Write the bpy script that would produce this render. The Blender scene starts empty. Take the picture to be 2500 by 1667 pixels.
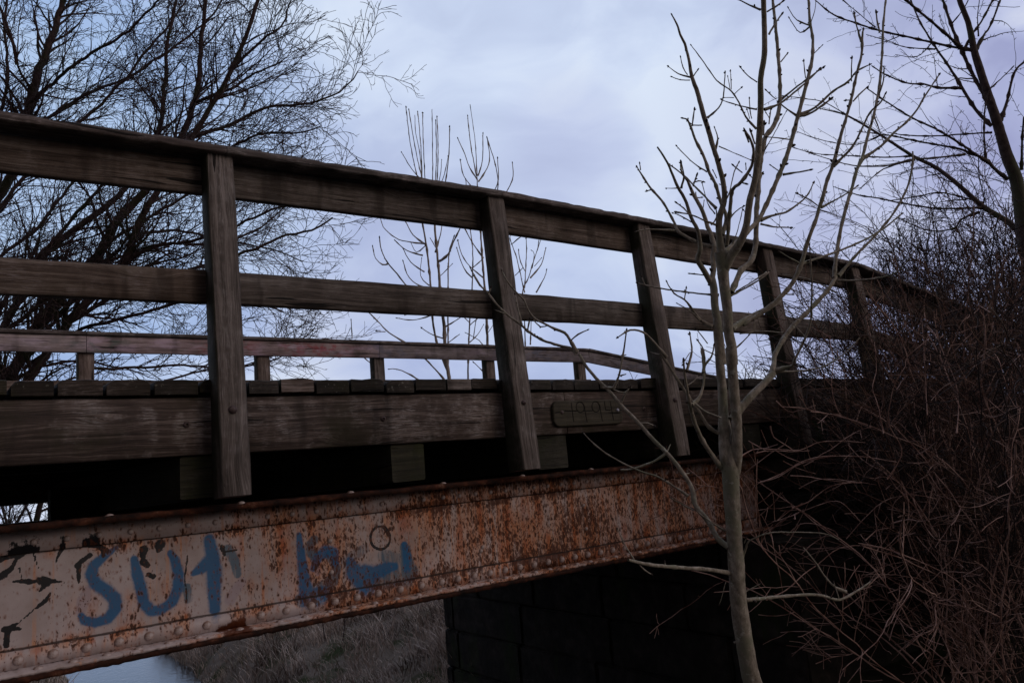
import bpy, math, random
import numpy as np
from mathutils import Vector, Matrix
random.seed(7); RNG = np.random.default_rng(7)
sc = bpy.context.scene
C = sc.collection

# ------------------------------------------------------------------ camera
FPX, IW, IH = 1906.7, 2500.0, 1667.0
PIT, ROL, YAW = 0.1524, -0.0817, 0.6573
EYE = Vector((0, 0, -0.453))            # deck top is z = 0, posts stand in the plane y = YO
YO = 3.336
FW = Vector((math.sin(YAW)*math.cos(PIT), math.cos(YAW)*math.cos(PIT), math.sin(PIT)))
_r0 = Vector((math.cos(YAW), -math.sin(YAW), 0)); _u0 = _r0.cross(FW)
RT = math.cos(ROL)*_r0 + math.sin(ROL)*_u0
UP = -math.sin(ROL)*_r0 + math.cos(ROL)*_u0
cd = bpy.data.cameras.new('camera'); cam = bpy.data.objects.new('camera', cd); C.objects.link(cam)
cd.sensor_width = 36; cd.lens = 36*FPX/IW; cd.clip_start = 0.05; cd.clip_end = 3000
cam.matrix_world = Matrix(((RT.x, UP.x, -FW.x, EYE.x), (RT.y, UP.y, -FW.y, EYE.y), (RT.z, UP.z, -FW.z, EYE.z), (0, 0, 0, 1)))
sc.camera = cam

def ray(x, y): return FW + RT*((x-IW/2)/FPX) - UP*((y-IH/2)/FPX)
def at(x, y, d): return EYE + ray(x, y)*d
def on_y(x, y, Y):
    r = ray(x, y); t = (Y-EYE.y)/r.y; p = EYE + r*t; return p
def on_z(x, y, z):
    r = ray(x, y); t = (z-EYE.z)/r.z; return EYE + r*t

# ------------------------------------------------------------------ nodes helpers
class NT:
    def __init__(s, tree): s.t = tree; s.n = tree.nodes; s.l = tree.links
    def new(s, typ, **kw):
        n = s.n.new(typ)
        for k, v in kw.items(): setattr(n, k, v)
        return n
    def link(s, a, b): s.l.new(a, b)
    def setin(s, n, i, v):
        if v is None: return
        if hasattr(v, 'is_output') or isinstance(v, bpy.types.NodeSocket): s.link(v, n.inputs[i])
        else: n.inputs[i].default_value = v
    def math(s, op, a, b=None, c=None, clamp=False):
        n = s.new('ShaderNodeMath', operation=op, use_clamp=clamp)
        s.setin(n, 0, a); s.setin(n, 1, b); s.setin(n, 2, c); return n.outputs[0]
    def vmath(s, op, a, b=None):
        n = s.new('ShaderNodeVectorMath', operation=op); s.setin(n, 0, a); s.setin(n, 1, b)
        return n.outputs[1] if op in ('DOT_PRODUCT', 'LENGTH') else n.outputs[0]
    def mix(s, f, a, b, bt='MIX'):
        n = s.new('ShaderNodeMix', data_type='RGBA', blend_type=bt)
        s.setin(n, 0, f); s.setin(n, 6, col4(a)); s.setin(n, 7, col4(b)); return n.outputs[2]
    def noise(s, vec, scale, detail=4, rough=.55, dist=0.0):
        n = s.new('ShaderNodeTexNoise'); s.setin(n, 'Vector', vec); n.inputs['Scale'].default_value = scale
        n.inputs['Detail'].default_value = detail; n.inputs['Roughness'].default_value = rough
        n.inputs['Distortion'].default_value = dist; return n.outputs[0]
    def vor(s, vec, scale, feat='F1', out=0, rnd=1.0):
        n = s.new('ShaderNodeTexVoronoi', feature=feat); s.setin(n, 'Vector', vec); n.inputs['Scale'].default_value = scale
        n.inputs['Randomness'].default_value = rnd; return n.outputs[out]
    def ramp(s, f, stops, interp='LINEAR'):
        n = s.new('ShaderNodeValToRGB'); s.setin(n, 0, f); cr = n.color_ramp; cr.interpolation = interp
        while len(cr.elements) < len(stops): cr.elements.new(.5)
        for e, (p, c) in zip(cr.elements, stops):
            e.position = p; e.color = col4(c) if not isinstance(c, (int, float)) else (c, c, c, 1)
        return n.outputs[0]
    def step(s, f, lo, hi):
        n = s.new('ShaderNodeMapRange'); n.interpolation_type = 'SMOOTHSTEP'
        s.setin(n, 0, f); s.setin(n, 1, lo); s.setin(n, 2, hi); return n.outputs[0]
    def scalev(s, v, sc_, off=None):
        n = s.new('ShaderNodeMapping'); s.link(v, n.inputs[0]); n.inputs['Scale'].default_value = sc_
        if off is not None: s.setin(n, 'Location', off)
        return n.outputs[0]
    def attr(s, name): return s.new('ShaderNodeAttribute', attribute_name=name).outputs['Fac']
def col4(c):
    if isinstance(c, tuple) and len(c) == 3: return (*c, 1)
    return c
def new_mat(name, rough=.8, spec=.3):
    m = bpy.data.materials.new(name); m.use_nodes = True; nt = NT(m.node_tree)
    b = m.node_tree.nodes['Principled BSDF']; b.inputs['Roughness'].default_value = rough
    b.inputs['Specular IOR Level'].default_value = spec
    return m, nt, b
def bump(nt, b, h, strength=.5, dist=.01):
    n = nt.new('ShaderNodeBump'); n.inputs['Strength'].default_value = strength; n.inputs['Distance'].default_value = dist
    nt.link(h, n.inputs['Height']); nt.link(n.outputs[0], b.inputs['Normal'])

# ------------------------------------------------------------------ world: overcast dusk sky
SUN_EL, SUN_AZ = math.radians(22), math.radians(148)
w = bpy.data.worlds.new('World'); sc.world = w; w.use_nodes = True; wt = NT(w.node_tree)
bg = w.node_tree.nodes['Background']
sky = wt.new('ShaderNodeTexSky', sky_type='NISHITA'); sky.sun_disc = False
sky.sun_elevation = SUN_EL; sky.sun_rotation = SUN_AZ; sky.air_density = 1.2; sky.dust_density = 2.0
tc = wt.new('ShaderNodeTexCoord'); D_ = tc.outputs['Generated']
def blob(x, y, lo, hi):
    v = ray(x, y).normalized()
    return wt.step(wt.vmath('DOT_PRODUCT', D_, tuple(v)), math.cos(math.radians(lo)), math.cos(math.radians(hi)))
warp = wt.new('ShaderNodeVectorMath', operation='MULTIPLY_ADD')
nz = wt.new('ShaderNodeTexNoise'); nz.inputs['Scale'].default_value = 2.2; nz.inputs['Detail'].default_value = 3
wt.link(D_, nz.inputs['Vector']); wt.link(nz.outputs['Color'], warp.inputs[0]); warp.inputs[1].default_value = (.5, .5, .5); wt.link(D_, warp.inputs[2])
flat = wt.scalev(warp.outputs[0], (1.0, 1.0, 1.9), (3.3, 1.7, .4))
n1 = wt.noise(flat, 2.6, 6, .52); n2 = wt.noise(flat, 7.0, 5, .5)
cl = wt.math('ADD', wt.math('MULTIPLY', n1, .70), wt.math('MULTIPLY', n2, .30))
cloud = wt.ramp(cl, [(.39, (.31, .36, .60)), (.462, (.45, .52, .77)), (.52, (.64, .72, .93)), (.58, (.80, .87, .99))])
glow = blob(1250, 150, 34, 2)
c1 = wt.mix(wt.math('MULTIPLY', glow, .58), cloud, (.70, .81, 1.0))
c1 = wt.mix(wt.math('MULTIPLY', blob(880, 640, 13, 1), .38), c1, (.30, .34, .62))
c1 = wt.mix(wt.math('MULTIPLY', blob(1390, 380, 7, 0), .30), c1, (.40, .42, .70))
c1 = wt.mix(wt.math('MULTIPLY', blob(2300, 500, 22, 3), .42), c1, (.42, .41, .66))
c1 = wt.mix(wt.math('MULTIPLY', blob(0, 350, 24, 3), .65), c1, (.27, .46, .80))
c1 = wt.mix(wt.math('MULTIPLY', blob(1300, 950, 16, 4), .45), c1, (.38, .46, .76))
# unseen sky behind the camera is dimmed and warmed to tone down front faces
front = wt.step(wt.vmath('DOT_PRODUCT', D_, tuple(FW)), -.32, .48)
dim = wt.mix(front, (.30, .235, .19), (1, 1, 1))
c2 = wt.mix(1.0, c1, dim, 'MULTIPLY')
skyc = wt.mix(1.0, sky.outputs[0], (.05, .05, .05), 'MULTIPLY')
c3 = wt.mix(.06, c2, skyc)
wt.link(c3, bg.inputs[0]); bg.inputs[1].default_value = 1.0
sl = bpy.data.lights.new('sun', 'SUN'); sl.energy = 0.75; sl.angle = math.radians(35); sl.color = (1, .84, .74)
so = bpy.data.objects.new('sun', sl); C.objects.link(so)
sd = Vector((math.sin(SUN_AZ)*math.cos(SUN_EL), math.cos(SUN_AZ)*math.cos(SUN_EL), math.sin(SUN_EL)))
so.rotation_euler = sd.to_track_quat('Z', 'Y').to_euler()
sc.view_settings.view_transform = 'Standard'; sc.view_settings.look = 'None'
sc.view_settings.exposure = 0.0; sc.view_settings.gamma = 1

# ------------------------------------------------------------------ object helpers
def link(name, me, m=None, parent=None):
    o = bpy.data.objects.new(name, me); C.objects.link(o)
    if m: me.materials.append(m)
    if parent: o.parent = parent; o.matrix_parent_inverse = Matrix.Translation(-Vector(PW.get(parent.name, (0, 0, 0))))
    return o
PW = {}
def thing(name, label, cat, loc=(0, 0, 0), group=None):
    o = bpy.data.objects.new(name, None); C.objects.link(o); o.location = loc; o.empty_display_size = .2
    PW[o.name] = tuple(loc)
    o['label'] = label; o['category'] = cat
    if group: o['group'] = group
    return o
def tag(o, label, cat, group=None, kind=None):
    if label: o['label'] = label
    if cat: o['category'] = cat
    if group: o['group'] = group
    if kind: o['kind'] = kind
    return o
def mesh_np(name, V, F, uv=None, smooth=False, attrs=None):
    """F: (n,4) int array of quads (or (n,3))"""
    me = bpy.data.meshes.new(name); V = np.asarray(V, np.float32); F = np.asarray(F, np.int32)
    k = F.shape[1]; me.vertices.add(len(V)); me.vertices.foreach_set('co', V.ravel())
    me.loops.add(F.size); me.loops.foreach_set('vertex_index', F.ravel())
    me.polygons.add(len(F)); me.polygons.foreach_set('loop_start', np.arange(0, F.size, k, dtype=np.int32))
    me.polygons.foreach_set('loop_total', np.full(len(F), k, np.int32))
    if smooth: me.polygons.foreach_set('use_smooth', np.ones(len(F), bool))
    me.update(calc_edges=True)
    if uv is not None:
        l = me.uv_layers.new(name='UVMap'); l.data.foreach_set('uv', np.asarray(uv, np.float32)[F.ravel()].ravel())
    for n, a in (attrs or {}).items():
        at_ = me.attributes.new(n, 'FLOAT', 'POINT'); at_.data.foreach_set('value', np.asarray(a, np.float32))
    me.validate()
    return me

class Tubes:
    def __init__(s): s.V = []; s.F = []; s.n = 0
    def tube(s, pts, rad, sides=3):
        P = np.asarray(pts, float); m = len(P)
        if m < 2: return
        R = np.asarray(rad, float)
        if R.ndim == 0: R = np.full(m, float(R))
        T = np.gradient(P, axis=0); T /= np.linalg.norm(T, axis=1)[:, None]+1e-9
        ref = np.array([.31, .77, .12]) if abs(T[0] @ np.array([.31, .77, .12])) < .75 else np.array([.9, -.3, .1])
        A = np.cross(T, ref); A /= np.linalg.norm(A, axis=1)[:, None]+1e-9; B = np.cross(T, A)
        th = np.arange(sides)*2*math.pi/sides
        ring = A[:, None, :]*np.cos(th)[None, :, None] + B[:, None, :]*np.sin(th)[None, :, None]
        V = P[:, None, :] + ring*R[:, None, None]
        V = V.reshape(-1, 3); i = np.arange(m-1)[:, None]*sides; j = np.arange(sides)[None, :]; j2 = (j+1) % sides
        F = np.stack([i+j, i+j2, i+sides+j2, i+sides+j], -1).reshape(-1, 4)+s.n
        s.V.append(V); s.F.append(F); s.n += len(V)
        if sides >= 4:      # end caps as a fan folded into quads
            c = len(V)-sides + s.n-len(V)
            s.F.append(np.array([[c+sides-1, c, c+1, c+2]] if sides == 4 else [[c, c+1, c+2, c+3], [c, c+3, c+4, c+5 if sides > 5 else c+4]]) if sides in (4, 6) else np.zeros((0, 4), int))
    def ball(s, c, r, ax, ln):
        ax = np.asarray(ax, float); ax /= np.linalg.norm(ax)+1e-9; c = np.asarray(c, float)
        t = np.array([-1, -.6, 0, .6, 1]); s.tube([c+ax*ln*k for k in t], r*np.array([.3, .85, 1, .7, .1]), 5)
    def build(s, name, m, parent=None, smooth=True):
        if not s.V: s.tube([(0, 0, 0), (0, 0, .01)], .001)
        return link(name, mesh_np(name, np.concatenate(s.V), np.concatenate(s.F), smooth=smooth), m, parent)

def board(name, m, parent, p0, p1, wdir, half_w, half_h, seg=.06, jit=.0015, cham=.005, ends=None, seed=0, link_it=True):
    """a sawn timber from p0 to p1, wdir across; chamfered section lofted with wear; UV u along the grain in metres"""
    p0 = Vector(p0); p1 = Vector(p1); L = (p1-p0).length; T = (p1-p0)/L; W = Vector(wdir); W = (W - T*W.dot(T)).normalized(); H = T.cross(W)
    n = max(2, int(L/seg)+1); rs = np.random.RandomState(seed*13+int(L*1000) % 977+int(p0.x*100) % 311)
    hw0, hh0 = (half_w if isinstance(half_w, (tuple, list)) else (half_w, half_w)), (half_h if isinstance(half_h, (tuple, list)) else (half_h, half_h))
    sec = []
    V = []; UV = []
    base = rs.normal(0, 1, (n, 8)); ker = np.array([.25, .5, .25])
    for k in range(8): base[:, k] = np.convolve(np.pad(base[:, k], 1, mode='edge'), ker, 'valid')
    for i in range(n):
        f = i/(n-1); hw = hw0[0]+(hw0[1]-hw0[0])*f; hh = hh0[0]+(hh0[1]-hh0[0])*f; c = cham*(1+.35*abs(base[i, 0]))
        if i in (0, n-1): c *= 1.3
        q = [(-hw+c, -hh), (hw-c, -hh), (hw, -hh+c), (hw, hh-c), (hw-c, hh), (-hw+c, hh), (-hw, hh-c), (-hw, -hh+c)]
        P = p0+T*(L*f)
        per = 0
        for k, (a, b) in enumerate(q):
            j = jit*base[i, k]
            v = P+W*(a+np.sign(a)*j)+H*(b+np.sign(b)*jit*base[i, (k+3) % 8]); V.append(tuple(v))
            UV.append((L*f+seed*3.7, (a if k in (0, 1, 4, 5) else 0)+(b if k in (2, 3, 6, 7) else 0)+(k//2)*.37+seed*1.31))
    V = np.array(V); UV = np.array(UV); F = []
    for i in range(n-1):
        for k in range(8): F.append((i*8+k, i*8+(k+1) % 8, (i+1)*8+(k+1) % 8, (i+1)*8+k))
    F = np.array(F); F = F[:, ::-1]
    # ends
    b = len(V)
    e0 = V[:8]; e1 = V[(n-1)*8:]
    V = np.concatenate([V, e0, e1]);
    UVe = np.stack([(e0-np.array(p0)) @ np.array(W), (e0-np.array(p0)) @ np.array(H)], 1)+5.3+seed
    UV = np.concatenate([UV, UVe, UVe])
    E0 = [(b+0, b+1, b+2, b+3), (b+0, b+3, b+4, b+7), (b+4, b+5, b+6, b+7)]
    o = b+8; E1 = [(o+3, o+2, o+1, o+0), (o+7, o+4, o+3, o+0), (o+7, o+6, o+5, o+4)]
    F = np.concatenate([F, E0, E1])
    me = mesh_np(name, V, F, uv=UV)
    if not link_it: return me
    return link(name, me, m, parent)

# ------------------------------------------------------------------ materials
def wood(name, dark=(.018, .011, .008), mid=(.082, .060, .050), light=(.19, .155, .135), moss=.5, mosscol=(.030, .030, .008), grey=.4, end=False, extra=None, side=0):
    m, nt, b = new_mat(name, .82, .25)
    t = nt.new('ShaderNodeTexCoord'); oi = nt.new('ShaderNodeObjectInfo')
    rnd = nt.math('MULTIPLY', oi.outputs['Random'], 37.0)
    cmb = nt.new('ShaderNodeCombineXYZ'); nt.link(rnd, cmb.inputs[0]); nt.link(rnd, cmb.inputs[1])
    uv = nt.vmath('ADD', t.outputs['UV'], cmb.outputs[0])
    if end: uv = t.outputs['Object']
    # distort the grain around knots
    kn = nt.vor(nt.scalev(uv, (1.6, 6.5, 1)), 1.0); kmask = nt.step(kn, .30, .03)
    base = nt.noise(nt.scalev(uv, (1.0, 7, 1)), 1.5, 3, .6)
    gx = nt.new('ShaderNodeSeparateXYZ'); nt.link(uv, gx.inputs[0])
    v2 = nt.math('ADD', gx.outputs[1], nt.math('MULTIPLY', nt.math('ADD', base, nt.math('MULTIPLY', kmask, .45)), .05))
    c2 = nt.new('ShaderNodeCombineXYZ'); nt.link(gx.outputs[0], c2.inputs[0]); nt.link(v2, c2.inputs[1])
    g = c2.outputs[0]
    fine = nt.noise(nt.scalev(g, (7, 260, 1)), 1.0, 5, .75)
    band = nt.noise(nt.scalev(g, (1.2, 62, 1)), 1.0, 4, .6)
    mott = nt.noise(t.outputs['Object'], 4.2, 5, .62)
    blot = nt.noise(t.outputs['Object'], 14, 4, .6)
    f = nt.math('ADD', nt.math('MULTIPLY', band, .40), nt.math('ADD', nt.math('MULTIPLY', fine, .40), nt.math('MULTIPLY', mott, .20)))
    c = nt.ramp(f, [(.38, dark), (.50, mid), (.62, light)])
    sil = nt.math('MULTIPLY', nt.step(nt.math('ADD', nt.math('MULTIPLY', mott, .55), nt.math('MULTIPLY', blot, .45)), .47, .60), nt.step(nt.noise(nt.scalev(g, (16, 210, 1)), 1.0, 4, .7), .46, .60))
    c = nt.mix(nt.math('MULTIPLY', sil, grey), c, (.27, .235, .235))
    stain = nt.step(nt.noise(nt.scalev(t.outputs['Object'], (9, 9, 1.6)), 1.0, 3, .5), .55, .68)
    c = nt.mix(nt.math('MULTIPLY', stain, .55), c, dark)
    ms = nt.step(nt.noise(t.outputs['Object'], 2.3, 5, .65), .62-.18*moss, .80-.18*moss)
    c = nt.mix(nt.math('MULTIPLY', ms, .75*min(1, moss*1.4)), c, mosscol)
    cr = nt.step(nt.noise(nt.scalev(g, (1.3, 34, 1)), 1.0, 2, .5), .655, .672)
    c = nt.mix(nt.math('MULTIPLY', cr, .9), c, (.004, .003, .003))
    c = nt.mix(nt.math('MULTIPLY', kmask, .35), c, (.022, .014, .010))
    if side:  # left-facing sides painted darker and olive, standing in for their shade
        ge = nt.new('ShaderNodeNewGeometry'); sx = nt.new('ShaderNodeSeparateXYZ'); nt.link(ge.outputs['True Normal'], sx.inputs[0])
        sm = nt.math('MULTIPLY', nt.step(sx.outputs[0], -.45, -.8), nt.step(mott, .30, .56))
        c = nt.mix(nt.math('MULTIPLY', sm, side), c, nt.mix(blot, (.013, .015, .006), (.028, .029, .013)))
    if extra: c = extra(nt, t, c)
    vb = nt.math('MULTIPLY_ADD', nt.math('FRACT', nt.math('MULTIPLY', oi.outputs['Random'], 7.31)), .55, .80)
    hv = nt.new('ShaderNodeHueSaturation'); nt.link(c, hv.inputs['Color']); nt.link(vb, hv.inputs['Value'])
    nt.link(nt.math('MULTIPLY_ADD', nt.math('FRACT', nt.math('MULTIPLY', oi.outputs['Random'], 3.77)), .5, .75), hv.inputs['Saturation']); c = hv.outputs[0]
    nt.link(c, b.inputs['Base Color'])
    h = nt.math('SUBTRACT', nt.math('ADD', nt.math('MULTIPLY', fine, .5), nt.math('MULTIPLY', band, .6)), nt.math('MULTIPLY', cr, 1.4))
    bump(nt, b, h, .9, .006)
    return m
M_rail = wood('weathered_rail_timber', mid=(.084, .062, .052), light=(.20, .165, .145), moss=.35)
M_post = wood('weathered_post_timber', dark=(.022, .016, .013), mid=(.112, .087, .078), light=(.25, .205, .19), moss=.34, mosscol=(.034, .034, .010), grey=.6, side=.95)
M_cap = wood('lichen_cap_timber', dark=(.03, .024, .024), mid=(.07, .055, .052), light=(.17, .15, .15), moss=.4, mosscol=(.045, .045, .03), grey=.9)
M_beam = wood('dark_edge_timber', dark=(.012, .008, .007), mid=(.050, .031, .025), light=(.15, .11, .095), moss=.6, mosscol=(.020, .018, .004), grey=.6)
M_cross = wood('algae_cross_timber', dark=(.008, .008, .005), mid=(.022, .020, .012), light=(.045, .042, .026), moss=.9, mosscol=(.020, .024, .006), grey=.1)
def lich(nt, t, c):
    a = nt.step(nt.noise(t.outputs['Object'], 55, 3, .6), .62, .70)
    bmask = nt.step(nt.noise(t.outputs['Object'], 3.5, 2, .5), .42, .62)
    return nt.mix(nt.math('MULTIPLY', nt.math('MULTIPLY', a, bmask), .6), c, (.20, .20, .17))
M_plank = wood('black_deck_timber', dark=(.006, .005, .004), mid=(.022, .017, .014), light=(.060, .047, .040), moss=.7, mosscol=(.018, .018, .007), grey=.25, extra=lich)
def graf(nt, t, c):
    s = nt.new('ShaderNodeSeparateXYZ'); nt.link(t.outputs['Object'], s.inputs[0])
    x = nt.math('DIVIDE', s.outputs[0], 10.0)
    colr = nt.ramp(x, [(.0, (.10, .09, .10)), (.07, (.16, .14, .16)), (.13, (.09, .12, .11)), (.20, (.20, .045, .05)), (.33, (.24, .05, .055)), (.37, (.13, .12, .15)),
                       (.41, (.06, .10, .22)), (.45, (.26, .21, .27)), (.50, (.22, .14, .20)), (.58, (.17, .20, .33)), (.65, (.25, .19, .22)), (.72, (.09, .11, .18)), (.85, (.15, .12, .16))])
    n = nt.step(nt.noise(nt.scalev(t.outputs['Object'], (1.0, 1, 1.8)), 9, 5, .7), .44, .62)
    n2 = nt.step(nt.noise(t.outputs['Object'], 1.4, 2, .5), .38, .60)
    pale = nt.step(nt.noise(nt.scalev(t.outputs['Object'], (1.0, 1, 3)), 5, 5, .6), .45, .68)
    c = nt.mix(nt.math('MULTIPLY', pale, .6), c, (.42, .34, .42))
    return nt.mix(nt.math('MULTIPLY', nt.math('MULTIPLY', n, n2), .62), c, colr)
M_far = wood('paint_daubed_rail_timber', dark=(.06, .048, .05), mid=(.19, .15, .155), light=(.38, .32, .34), moss=.1, extra=graf)

def steel():
    m, nt, b = new_mat('rusted_painted_iron', .6, .35)
    t = nt.new('ShaderNodeTexCoord'); O = t.outputs['Object']
    s = nt.new('ShaderNodeSeparateXYZ'); nt.link(O, s.inputs[0]); X, Z = s.outputs[0], s.outputs[2]
    rust = nt.attr('rust'); blue = nt.attr('blue'); black = nt.attr('black'); fade = nt.attr('fade'); white = nt.attr('white')
    paint = nt.mix(nt.step(nt.noise(O, 3, 4, .6), .35, .7), (.44, .375, .38), (.29, .225, .21))
    paint = nt.mix(nt.math('MULTIPLY', nt.step(nt.noise(O, 60, 3, .6), .6, .75), .35), paint, (.10, .07, .06))
    big = nt.noise(O, 2.4, 5, .62)
    big2 = nt.noise(nt.scalev(O, (1, 1, .55)), 7.5, 4, .6)
    dens = nt.math('ADD', nt.math('MULTIPLY', big, .95), nt.math('ADD', nt.math('MULTIPLY', big2, .75), nt.math('MULTIPLY_ADD', rust, .36, -.42)))
    seam = nt.math('MAXIMUM', nt.step(nt.math('ABSOLUTE', nt.math('ADD', Z, .655)), .04, .0), nt.step(nt.math('ABSOLUTE', nt.math('ADD', Z, 1.0)), .05, .0))
    drip = nt.math('MULTIPLY', nt.step(nt.noise(nt.scalev(O, (38, 38, 1.2)), 1.0, 3, .6), .56, .68), nt.step(nt.noise(O, 6, 2, .5), .38, .58))
    dens = nt.math('ADD', dens, nt.math('MULTIPLY', nt.math('MULTIPLY', seam, nt.step(big2, .38, .55)), .22))
    # orange wash running down from the pits
    wash = nt.noise(nt.scalev(O, (21, 21, 2.6)), 1.0, 5, .7, .5)
    wf = nt.math('MAXIMUM', nt.math('MULTIPLY', nt.step(dens, .46, .80), nt.step(wash, .33, .62)), nt.math('MULTIPLY', nt.math('MULTIPLY', drip, nt.step(dens, .30, .62)), .85))
    c = nt.mix(nt.math('MULTIPLY', wf, .92), paint, nt.mix(nt.step(wash, .42, .68), (.60, .26, .10), (.36, .085, .020)))
    # sprayed marks
    edge = nt.math('MULTIPLY', nt.math('SUBTRACT', nt.noise(O, 70, 3, .6), .5), .5)
    bl = nt.math('MULTIPLY', nt.step(nt.math('ADD', blue, nt.math('MULTIPLY', edge, .9)), .10, .72), nt.math('SUBTRACT', 1.0, nt.math('MULTIPLY', nt.step(dens, .72, .95), .25)))
    fd = nt.math('MULTIPLY', nt.step(nt.math('ADD', fade, nt.math('MULTIPLY', edge, 1.4)), .30, .75), nt.step(wash, .30, .55))
    wh = nt.step(nt.math('ADD', white, edge), .35, .8)
    c = nt.mix(nt.math('MULTIPLY', wh, .6), c, (.30, .24, .28))
    c = nt.mix(nt.math('MULTIPLY', fd, .8), c, (.02, .085, .14))
    blw = nt.mix(nt.noise(O, 9, 3, .6), (.001, .070, .185), (.006, .115, .275)); c = nt.mix(nt.math('MULTIPLY', bl, .93), c, blw)
    flake = nt.math('SUBTRACT', nt.noise(O, 45, 4, .75), .5)
    bk = nt.step(nt.math('ADD', black, nt.math('MULTIPLY', flake, 1.5)), .42, .58)
    c = nt.mix(bk, c, (.009, .009, .012))
    # pits: small dark brown specks, drawn out downwards
    zz = nt.scalev(O, (76, 76, 40)); d0 = nt.new('ShaderNodeVectorMath', operation='MULTIPLY_ADD')
    nn = nt.new('ShaderNodeTexNoise'); nn.inputs['Scale'].default_value = 40; nt.link(O, nn.inputs['Vector'])
    nt.link(nn.outputs['Color'], d0.inputs[0]); d0.inputs[1].default_value = (1.3, 1.3, 1.3); nt.link(zz, d0.inputs[2])
    v = nt.new('ShaderNodeTexVoronoi'); nt.link(d0.outputs[0], v.inputs['Vector']); v.inputs['Scale'].default_value = 1.0
    cs = nt.new('ShaderNodeSeparateColor'); nt.link(v.outputs['Color'], cs.inputs[0])
    size = nt.math('MULTIPLY', nt.math('SUBTRACT', nt.math('ADD', cs.outputs[0], nt.math('MULTIPLY', dens, 2.1)), 1.52), .62)
    pit = nt.step(nt.math('SUBTRACT', size, v.outputs['Distance']), -.02, .14)
    halo = nt.step(nt.math('SUBTRACT', size, v.outputs['Distance']), -.35, .05)
    c = nt.mix(nt.math('MULTIPLY', halo, .45), c, (.20, .06, .02))
    c = nt.mix(nt.math('MULTIPLY', pit, .92), c, (.042, .013, .006))
    zz2 = nt.scalev(O, (135, 135, 62)); d2 = nt.vmath('ADD', zz2, nt.scalev(nn.outputs['Color'], (2.4, 2.4, 2.4)))
    v2 = nt.new('ShaderNodeTexVoronoi'); nt.link(d2, v2.inputs['Vector']); v2.inputs['Scale'].default_value = 1.0
    cs2 = nt.new('ShaderNodeSeparateColor'); nt.link(v2.outputs['Color'], cs2.inputs[0])
    size2 = nt.math('MULTIPLY', nt.math('SUBTRACT', nt.math('ADD', cs2.outputs[0], nt.math('MULTIPLY', dens, 2.4)), 1.62), .7)
    pit2 = nt.step(nt.math('SUBTRACT', size2, v2.outputs['Distance']), 0.0, .2)
    c = nt.mix(nt.math('MULTIPLY', pit2, .75), c, (.075, .020, .008))
    # shadow lines along the plate edges, painted into the web colour
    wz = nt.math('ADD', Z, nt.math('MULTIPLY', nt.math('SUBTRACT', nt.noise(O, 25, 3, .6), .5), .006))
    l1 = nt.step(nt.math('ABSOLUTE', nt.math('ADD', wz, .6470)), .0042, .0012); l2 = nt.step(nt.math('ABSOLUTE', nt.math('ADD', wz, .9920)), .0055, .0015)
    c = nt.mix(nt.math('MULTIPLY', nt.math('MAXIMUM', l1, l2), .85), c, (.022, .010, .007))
    # broad rotten patches
    rot = nt.step(nt.math('ADD', nt.noise(O, 8, 5, .7), nt.math('MULTIPLY', nt.attr('rot'), .35)), .66, .78)
    c = nt.mix(rot, c, nt.mix(nt.noise(O, 30, 3, .6), (.05, .012, .006), (.13, .035, .012)))
    nt.link(c, b.inputs['Base Color'])
    h = nt.math('ADD', nt.math('MULTIPLY', pit, -.6), nt.math('ADD', nt.math('MULTIPLY', rot, -.8), nt.math('MULTIPLY', nt.noise(O, 50, 4, .6), .5)))
    bump(nt, b, h, .5, .003)
    nt.link(nt.math('ADD', .5, nt.math('MULTIPLY', wf, .35)), b.inputs['Roughness'])
    return m
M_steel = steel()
def rust_only():
    m, nt, b = new_mat('scaling_rust', .9, .2); t = nt.new('ShaderNodeTexCoord'); O = t.outputs['Object']
    n = nt.noise(O, 16, 5, .7)
    c = nt.ramp(n, [(.35, (.010, .005, .004)), (.52, (.035, .012, .007)), (.62, (.075, .024, .012)), (.74, (.16, .10, .07))])
    nt.link(c, b.inputs['Base Color']); bump(nt, b, nt.noise(O, 40, 5, .7), .9, .006); return m
M_rust = rust_only()
def simple(name, a, b_, scale, rough=.85, spec=.25, bs=.5, stretch=(1, 1, 1), third=None, tscale=2.0):
    m, nt, b = new_mat(name, rough, spec); t = nt.new('ShaderNodeTexCoord'); O = nt.scalev(t.outputs['Object'], stretch)
    n = nt.noise(O, scale, 5, .65); c = nt.mix(nt.step(n, .35, .65), a, b_)
    if third: c = nt.mix(nt.step(nt.noise(t.outputs['Object'], tscale, 4, .6), .48, .66), c, third)
    nt.link(c, b.inputs['Base Color']); bump(nt, b, n, bs, .01); return m
M_bolt = simple('dark_bolt_iron', (.05, .032, .032), (.09, .06, .06), 60, .6, .4)
M_rivet = simple('flaking_rivet_paint', (.22, .12, .08), (.42, .35, .34), 26, .6, .35)
M_zinc = simple('zinc_bolt', (.30, .30, .38), (.22, .22, .28), 40, .4, .5)
M_bark_ash, nt, b = new_mat('grey_green_ash_bark', .8, .3); t = nt.new('ShaderNodeTexCoord'); O = t.outputs['Object']
n_a = nt.noise(nt.scalev(O, (1, 1, .5)), 42, 5, .7); n_b = nt.noise(O, 7, 4, .65); n_c = nt.noise(nt.scalev(O, (1, 1, 2.6)), 75, 3, .6)
c = nt.ramp(n_a, [(.32, (.095, .076, .056)), (.5, (.21, .18, .145)), (.66, (.34, .30, .255))])
c = nt.mix(nt.step(n_b, .50, .64), c, (.165, .16, .115)); c = nt.mix(nt.math('MULTIPLY', nt.step(nt.noise(O, 26, 4, .7), .60, .66), .7), c, (.36, .36, .32))
c = nt.mix(nt.math('MULTIPLY', nt.step(n_c, .62, .70), .6), c, (.06, .048, .035)); nt.link(c, b.inputs['Base Color'])
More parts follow.
